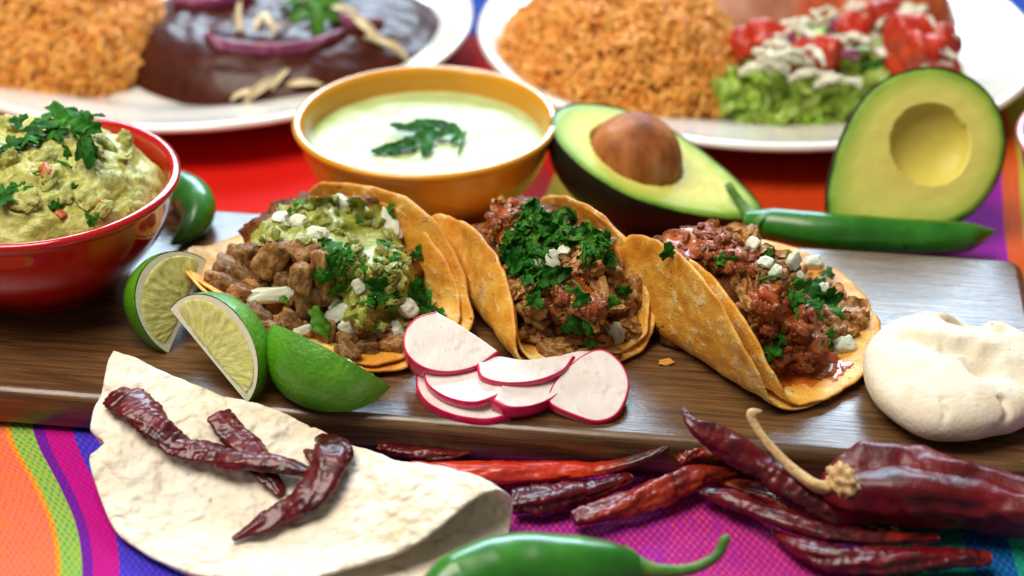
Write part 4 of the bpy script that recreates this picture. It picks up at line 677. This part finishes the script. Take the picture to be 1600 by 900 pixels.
fresh([(1165, 345, 1.5), (1215, 352, 1.6), (1300, 364, 1.5), (1400, 370, 1.3), (1500, 370, 1.2), (1552, 362, 1.1)], [.45, .80, .92, .95, .88, .70, .12], [(1190, 348, 1.55), (1172, 336, 1.7), (1155, 315, 2.1), (1143, 298, 2.5), (1138, 288, 2.7)], [.62, .40, .26, .22, .22, .18], 'long green chili with a raised stem lying behind the board in front of the avocados', 3)

# ------------------------------------------------------------------ bowls and what is in them
BOWL = [(0.0, .35), (2.4, .35), (2.75, .0), (3.15, .0), (3.3, .25), (4.3, 1.0), (5.35, 2.2), (5.95, 3.4), (6.2, 4.5), (6.3, 4.75), (6.46, 4.85), (6.52, 5.02), (6.44, 5.16), (6.24, 5.2), (6.08, 5.1), (5.95, 4.8), (5.75, 3.6), (5.1, 2.3), (4.0, 1.2), (2.6, .75), (0.0, .7)]
def smoothp(p, n=70): return spline(p, n)
def bowl(c, mat, label, k=1.0, rim=None):
    prof = smoothp(np.array(BOWL) * k, 90); prof[:, 0] = prof[:, 0].clip(0.001)
    V, F = revolve(prof, c, 128); return add('bowl', V, F, mat, label=label, cat='bowl', group='small glazed bowls')
RB = np.array([-21.2, 0.9, ZB]); YB = np.array([-4.25, 10.9, 0.0])
bowl(RB, MT['red'], 'glossy red bowl filled with guacamole at the left end of the board')
bowl(YB, MT['yellow'], 'yellow bowl of pale green crema behind the tacos')
bowl(np.array([P(1594, 240, 4.5)[0] + 6.4, P(1594, 240, 4.5)[1], 0]), MT['pink'], 'pink bowl just peeking in at the right edge of the picture')
def mound(c, rx, ry, h, n, na, amp, fr, seed, pw=2.0, z0=0.0):
    r = np.linspace(0, 1, n); a = np.linspace(0, 2 * np.pi, na, endpoint=False); R, A = np.meshgrid(r, a, indexing='ij'); x = R * np.cos(A) * rx; y = R * np.sin(A) * ry; z = h * (1 - R ** pw) ** 0.8 + z0
    p = np.stack([x, y, z], -1); d = fbm(p, fr, 4, seed, .55) * amp * np.clip((1 - R) * 5, 0.15, 1); p[..., 2] += d; p[..., :2] += (fbm(p + 7, fr, 3, seed + 3) * amp * .5)[..., None] * np.stack([np.cos(A), np.sin(A)], -1)
    return (p + c).reshape(-1, 3), gfaces(n, na, False, True, flip=False)
V, F = mound(RB + (0, 0, 4.05), 5.75, 5.75, 3.1, 90, 200, .42, .75, 4, 2.4)
gt = thing('guacamole', RB + (0, 0, .8), 'chunky green guacamole heaped in the red bowl', 'guacamole'); gm = add('mash', V, F, MT['guac'], gt); gb = bvh(gm); rng = random.Random(5)
bits(gb, gt, 'avocado_lump', [chunk_mesh('avocado_lump', MT['guac'], 200 + k, 2.5, .4, 4, 1.2) for k in range(4)], [(rng.uniform(0, 215), rng.uniform(205, 350), rng.uniform(.3, .6), rng.uniform(.3, .5), rng.uniform(.15, .25)) for _ in range(16)], rng, .65)
bits(gb, gt, 'tomato_piece', TOM, [(72, 268, .4, .25, .2), (155, 322, .25, .2, .12), (95, 335, .25, .2, .12)], rng, .95)
leaves(gb, gt, 'cilantro_leaf', LEAF, [(22, 300, .9, 0), (8, 310, .7, 200), (85, 325, .4), (92, 322, .35), (142, 342, .35), (115, 296, .3), (50, 220, .5), (85, 218, .4), (105, 238, .6, -90), (30, 232, .5)], rng, .12, .5)
leaves(gb, gt, 'cilantro_stem', STEMP, [(62, 270, .6, 20), (100, 262, .9, -70), (102, 305, .5, -60)], rng, .15, .5)
def sprig(name, label, stems, lvs, mat='cil'):
    c = P(*stems[0][0][0]); t = thing(name, c, label, 'cilantro')
    for pts, r in stems: V, F, _ = tube([P(*q) for q in pts], [r, r * .9, r * .6], 24, 8); add('stem', V, F, MT['cil2'], t)
    for x, y, z, s, a, nx, ny, nt, k in lvs: place('leaf', LONG[k % len(LONG)] if k >= 10 else LEAF[k], P(x, y, z), frame(RT * math.cos(math.radians(a)) + UP * math.sin(math.radians(a)), cv(nx, ny, nt)), s, t)
PARS = leaf_mesh('parsley_leaf', MT['cil'], 190, 5, 1.0, 0.25, 0.05)
LONG = [strip_mesh('parsley_leaf', MT['cil'], 170 + s, 1.0, 0.42, 0.10 + .06 * s, 0.05, nl=24, nw=9) for s in range(4)]
sprig('cilantro_sprig', 'fresh cilantro sprig lying on top of the guacamole', [([(30, 205, 9.2), (70, 190, 9.5), (110, 180, 9.6)], .06), ([(75, 195, 9.3), (110, 205, 9.2), (150, 215, 8.9)], .05), ([(120, 210, 9.2), (130, 230, 9.0), (132, 255, 8.6)], .05)],
      [(95, 178, 9.7, .85, 20, .1, .6, .8, 0), (118, 184, 9.7, .8, -10, .2, .6, .8, 1), (70, 188, 9.6, .7, 200, 0, .7, .7, 2), (60, 200, 9.5, .7, 150, 0, .8, .6, 3), (135, 195, 9.4, .7, -20, .2, .5, .9, 4), (148, 182, 9.5, .9, 0, 0, .9, .5, 10),
       (132, 238, 9.1, 1.5, -92, .1, .2, 1, 11), (140, 232, 9.1, 1.1, -75, .2, .2, 1, 12), (122, 232, 9.1, 1.1, -110, -.2, .2, 1, 13), (138, 215, 9.2, .9, 60, .1, .2, 1, 10), (20, 228, 9.2, .7, 180, -.1, .8, .6, 5), (45, 215, 9.4, .6, 100, 0, .8, .6, 1), (8, 240, 9.0, .6, 210, 0, .8, .6, 2), (85, 205, 9.3, .6, -60, 0, .6, .8, 3), (30, 190, 9.4, .5, 160, 0, .6, .8, 4)])
V, F = mound(YB + (0, 0, 3.95), 5.85, 5.85, .12, 50, 120, .10, .5, 9, 3.0)
add('green_crema', V, F, MT['crema'], label='smooth pale green crema filling the yellow bowl', cat='sauce')
sprig('parsley_sprig', 'small dark green herb sprig floating on the crema', [([(715, 205, 4.3), (680, 215, 4.3), (640, 222, 4.3)], .06), ([(728, 205, 4.4), (722, 222, 4.3), (716, 240, 4.2)], .08)],
      [(650, 196, 4.5, 1.9, 168, 0, .72, .7, 10), (672, 190, 4.6, 1.6, 145, 0, .72, .7, 11), (700, 194, 4.6, 1.5, 130, 0, .72, .7, 12), (618, 226, 4.35, 2.0, 186, 0, .72, .7, 13), (640, 218, 4.4, 1.7, 200, 0, .72, .7, 10), (663, 226, 4.4, 1.5, 255, 0, .72, .7, 11), (690, 206, 4.5, 1.3, 190, 0, .72, .7, 13), (716, 204, 4.5, 1.2, 100, 0, .72, .7, 12), (712, 214, 4.4, 1.0, 235, 0, .72, .7, 10),
       (632, 196, 4.45, 1.5, 150, 0, .72, .7, 12), (600, 232, 4.3, 1.3, 175, 0, .72, .7, 11), (668, 205, 4.5, 1.2, 170, 0, .72, .7, 10)])

# ------------------------------------------------------------------ avocado halves
def avocado(tip, blunt, n, w, label, pit, hole, hr, seed):
    tip = np.asarray(tip); blunt = np.asarray(blunt); ax = nrm(blunt - tip); n = nrm(n - np.dot(n, ax) * ax); sd = np.cross(n, ax); L = np.linalg.norm(blunt - tip); a = np.linspace(0, 2 * np.pi, 120, endpoint=False)
    c = tip + ax * L * 0.56; rad = []
    for q in a:
        x = math.cos(q); y = math.sin(q); X = x * L * (.44 if x > 0 else .56); Y = y * w * (1 - .36 * max(0, -x) ** 1.3); rad.append((X, Y))
    O = np.array(rad); nr = 44; rr = np.linspace(0, 1, nr); V = []; uv = []; hx, hy = hole
    for q in rr:
        xy = O * q * (1 - 0) + np.array([hx, hy]) * (1 - q); d = np.hypot(xy[:, 0] - hx, xy[:, 1] - hy); dep = -np.sqrt(np.clip((hr * 1.02) ** 2 - d ** 2, 0, None)) * (.70 if pit else .52); dep = np.where(d < hr, dep, 0) - .10 * sstep((q - .93) / .07) + .02 * fbm(np.column_stack([xy, 0 * d]), .8, 2, seed)
        V.append(c + xy[:, :1] * ax + xy[:, 1:] * sd + dep[:, None] * n); uv += [(q if True else 0, .5)] * 120
    t = thing('avocado_half', (c[0], c[1], 0), label, 'avocado', 'halved avocados'); uv = np.array(uv); allv = np.vstack(V)
    hd = np.linalg.norm((allv - c) @ np.stack([ax, sd], 1) - np.array([hx, hy]), axis=1); uv[:, 0] = np.where(hd < hr, .12, np.clip(.35 + .65 * (uv[:, 0] - .4) / .6, .2, 1))
    add('flesh', allv, gfaces(nr, 120, False, True), MT['avo'], t, uv=uv)
    S_ = []
    for q in np.radians(np.linspace(0, 90, 26)):
        k = math.cos(q) ** .8; S_.append(c + O[:, :1] * k * 1.012 * ax + O[:, 1:] * k * 1.012 * sd - n * (math.sin(q) * w * .92 * (1 - .22 * np.clip(-O[:, 0] / L, 0, 1)) [:, None] - (-.02 if q else -.05)))
    add('peel', np.vstack(S_), gfaces(26, 120, False, True, flip=True), MT['skin'], t)
    if pit: V, F = ICO[5]; d = 1 + .03 * fbm(V, 1.2, 3, 5); add('pit', c + hx * ax + hy * sd + n * -.45 + (V * d[:, None]) * hr * 1.0, F, MT['pit'], t)
avocado(P(1190, 330, 1.3), P(866, 180, 5.4), nrm(np.array([.30, -.14, .94])), 3.7, 'halved avocado still holding its round brown pit', True, (.45, 0), 2.4, 1)
avocado(P(1303, 352, 1.6), P(1546, 148, 6.6), nrm(np.array([.16, -.80, .58])), 3.85, 'halved avocado with an empty pit hollow, leaning up at the right', False, (.6, 0), 1.95, 2)

# ------------------------------------------------------------------ plates and the food behind
PLATE = [(0, .35), (8.5, .35), (9.0, 0), (9.6, 0), (10.0, .4), (12.5, 1.1), (15.2, 1.75), (15.9, 1.9), (16.2, 2.1), (16.1, 2.32), (15.7, 2.36), (14.5, 2.05), (12.0, 1.5), (10.2, .9), (8.5, .72), (0, .7)]
def plate(c, label, sx=1.0, sy=1.0, rot=0.0):
    prof = spline(PLATE, 80); prof[:, 0] = prof[:, 0].clip(.001); V, F = revolve(prof, c, 140, sx, sy, rot); add('plate', V, F, MT['plate'], label=label, cat='plate', group='white dinner plates')
PLA = np.array([-18.5, 31.8, 0]); PRI = np.array([14.2, 29.6, 0])
plate(PLA, 'white plate with rice and dark mole at the upper left'); plate(PRI, 'white plate with rice and salad at the upper right')
def rice(c, rx, ry, h, n, seed, label):
    rs = np.random.RandomState(seed); m = 6; ur = np.sqrt(rs.rand(n)); ua = rs.rand(n) * 2 * np.pi
    x = ur * np.cos(ua) * rx; y = ur * np.sin(ua) * ry
    hf = lambda x, y: h * np.clip(1 - ((x / rx) ** 2 + (y / ry) ** 2), 0, 1) ** .75 + .55 * fbm(np.stack([x, y, 0 * x], -1), .45, 3, seed)
    z = hf(x, y) + rs.uniform(-.12, .28, n); e = .1; gx = (hf(x + e, y) - hf(x - e, y)) / (2 * e); gy = (hf(x, y + e) - hf(x, y - e)) / (2 * e)
    N = np.stack([-gx, -gy, 1 + 0 * gx], 1); N /= np.linalg.norm(N, axis=1)[:, None]; D = rs.normal(size=(n, 3)); D -= (D * N).sum(1)[:, None] * N * .75; D /= np.linalg.norm(D, axis=1)[:, None]; A = np.cross(D, rs.normal(size=(n, 3))); A /= np.linalg.norm(A, axis=1)[:, None]; B = np.cross(D, A)
    ln = rs.uniform(.34, .5, n); wd_ = rs.uniform(.085, .12, n); V = []; px = [-1, -.8, 0, .8, 1]; pr = [.15, .72, 1, .72, .15]; cen = np.stack([x, y, z], 1) + c
    for k in range(5):
        for j in range(m): q = 2 * np.pi * j / m; V.append(cen + D * (ln * px[k])[:, None] + (A * math.cos(q) + B * math.sin(q)) * (wd_ * pr[k])[:, None])
    V = np.stack(V, 1); f0 = np.array(gfaces(5, m, False, True)); F = (f0[None] + (np.arange(n) * 5 * m)[:, None, None]).reshape(-1, 4); V = V.reshape(-1, 3)
    Cv, Cf = mound(c + (0, 0, -.15), rx * .98, ry * .98, h * .97, 40, 90, .2, .45, seed, 2.0); k = len(V)
    add('rice', np.vstack([V, Cv]), F.tolist() + [tuple(k + i for i in f) for f in Cf], MT['rice'], label=label, cat='rice', kind='stuff')
rice(np.array([-28.0, 29.5, .9]), 8.6, 8.2, 5.2, 5200, 3, 'orange rice heaped on the left plate'); rice(np.array([6.2, 26.6, .9]), 7.4, 8.6, 5.4, 5200, 4, 'orange rice heaped on the right plate')
def domeobj(c, rx, ry, h, mat, name, parent, seed, amp=.25, fr=.35, pw=2.6):
    V, F = mound(np.asarray(c, float), rx, ry, h, 50, 110, amp, fr, seed, pw); return add(name, V, F, mat, parent)
mt = thing('mole_enchilada', (-13.5, 28.5, .8), 'enchilada under dark brown mole sauce on the left plate', 'enchilada')
m1 = domeobj((-13.2, 30.2, .8), 10.0, 9.4, 2.7, MT['mole'], 'sauce', mt, 3, .25, .35, 4.5)
mb_ = bvh(m1); rng = random.Random(9)
CH = [strip_mesh('cheese_shred', MT['cheese'], 300 + k, 2.8, .42, .4 + .2 * k, .12, .25, 14, 5) for k in range(4)]
leaves(mb_, mt, 'cheese_shred', CH, [(383, 38, 1.0, 85), (413, 40, .8, 75), (428, 35, .9, 100), (440, 50, .6, 70), (570, 50, 1.1, -50), (600, 80, 1.0, -30), (415, 145, 1.1, 25), (385, 155, .7, 10), (475, 138, .8, -10), (440, 128, .7, 45), (530, 25, .8, -30), (500, 8, .8, 20), (470, 20, .7, 60)], rng, .3, .6)
for x0, pts in ((0, [(320, 62), (350, 78), (410, 86), (480, 80), (540, 55)]), (1, [(210, 2), (270, 12), (340, 12), (400, 0)]), (2, [(520, 30), (560, 45), (600, 40)])):
    q = [hit(mb_, *p)[0] for p in pts]; q = [v + np.array([0, 0, .25]) for v in q if v is not None]; V, F, _ = tube(q, [.18, .35, .4, .35, .18], 40, 12, .55, 1.2); add('onion_ring', V, F, MT['ponion'], mt)
leaves(mb_, mt, 'lettuce_leaf', PALE, [(475, 30, 2.2), (500, 20, 2.2), (460, 12, 2.0), (530, 8, 2.0), (490, 42, 1.8), (515, 35, 1.8)], rng, .4, .6)
et_ = thing('enchilada', (22.5, 33.5, .9), 'red sauced enchilada at the back of the right plate', 'enchilada'); domeobj((22.0, 33.5, .9), 5.0, 5.5, 3.8, MT['ench'], 'sauce', et_, 6)
bt = thing('refried_beans', (13, 37, .9), 'pinkish beans in sauce behind the rice on the right plate', 'beans'); domeobj((13.5, 37.5, .9), 6.0, 5.0, 3.0, MT['beans'], 'mash', bt, 7)
# salad: lettuce ribbons, tomatoes, dressing
st = thing('salad', (17, 24, .9), 'shredded lettuce and tomato salad with white dressing on the right plate', 'salad')
sb = domeobj((17.2, 25.2, .7), 8.0, 7.0, 2.0, MT['lettuce'], 'lettuce_base', st, 8, .6, .8); sbv = bvh(sb); rng = random.Random(21)
LT = [strip_mesh('lettuce_shred', MT['lettuce'], 400 + k, 3.4, 1.3, .5 + .22 * k, .45, .05, 26, 11, False) for k in range(6)]
leaves(sbv, st, 'lettuce_shred', LT, [(x, y, rng.uniform(.7, 1.25)) for x, y in scatter([(1105, 205), (1110, 160), (1160, 110), (1260, 90), (1370, 110), (1380, 160), (1340, 212), (1220, 215)], 60, rng)] + [(x, y, rng.uniform(.5, .9)) for x, y in scatter([(1440, 130), (1540, 90), (1560, 130), (1500, 160)], 14, rng)], rng, .45, .7)
LD = [strip_mesh('spinach_leaf', MT['cil'], 420 + k, 2.4, 1.3, .6, .3, .04, 22, 9) for k in range(3)]
leaves(sbv, st, 'spinach_leaf', LD, [(1375, 105, 1.1, 60), (1365, 120, 1.0, 90), (1390, 115, .8), (1490, 115, 1.2, -40), (1510, 125, 1.1, -30), (1290, 20, .7), (1260, 60, .6), (1300, 50, .6), (1280, 40, .6), (1530, 100, .8)], rng, .9, .6)
TB_ = [chunk_mesh('tomato_wedge', MT['stomato'], 500 + k, 3.6, .34, 4, .8) for k in range(3)]
for x, y, z, s, k in ((1425, 75, 4.4, (1.7, 1.2, 1.6), 0), (1465, 85, 4.0, (1.2, 1.1, 1.3), 1), (1205, 72, 4.0, (1.5, 1.0, 1.0), 1), (1165, 75, 3.6, (1.0, .8, .9), 2), (1285, 90, 4.0, (.9, .8, 1.3), 2), (1240, 85, 3.8, (1.2, .9, .8), 0), (1330, 50, 4.4, (.9, .8, .9), 1), (1380, 30, 4.6, (1.0, .8, .9), 2)):
    place('tomato_wedge', TB_[k], P(x, y, z), Euler((.3 * k, .4, k * 1.3 + x)).to_matrix(), s, st)
CR = [strip_mesh('dressing_drizzle', MT['cream'], 520 + k, 2.4, .42, .6, .25, .18, 16, 5) for k in range(4)]
for k in range(58):
    x, y = scatter([(1180, 120), (1190, 60), (1260, 10), (1340, 0), (1440, 10), (1490, 60), (1470, 100), (1400, 80), (1330, 70), (1250, 90)], 1, rng)[0]
    place('dressing_drizzle', rng.choice(CR), P(x, y, rng.uniform(4.0, 5.2)), frame(RT * math.cos(k * 1.7) + UP * math.sin(k * 1.7), cv(rng.uniform(-.3, .3), .8, .6)), rng.uniform(.5, 1.0), st)
for x, y, s in ((1195, 110, 1.2), (1230, 100, 1.3), (1270, 120, 1.1), (1310, 130, 1.1)): place('dressing_drizzle', CR[0], P(x, y, 4.2), frame(cv(1, -.2, 0), cv(0, .8, .6)), s, st)
PO = chunk_mesh('cabbage_bit', MT['ponion'], 540, 3, .3, 3)
for x, y in ((1230, 62), (1305, 40), (1330, 85), (1290, 65)): place('cabbage_bit', PO, P(x, y, 4.8), Euler((x, y, 0)).to_matrix(), (.45, .3, .25), st)
CB = chunk_mesh('tortilla_crumb', MT['corn'], 560, 2.5, .5, 3)
place('tortilla_crumb', CB, P(1040, 566, ZB + .06), None, (.3, .2, .08), label='tiny tortilla crumb on the board below the middle taco', cat='crumb')
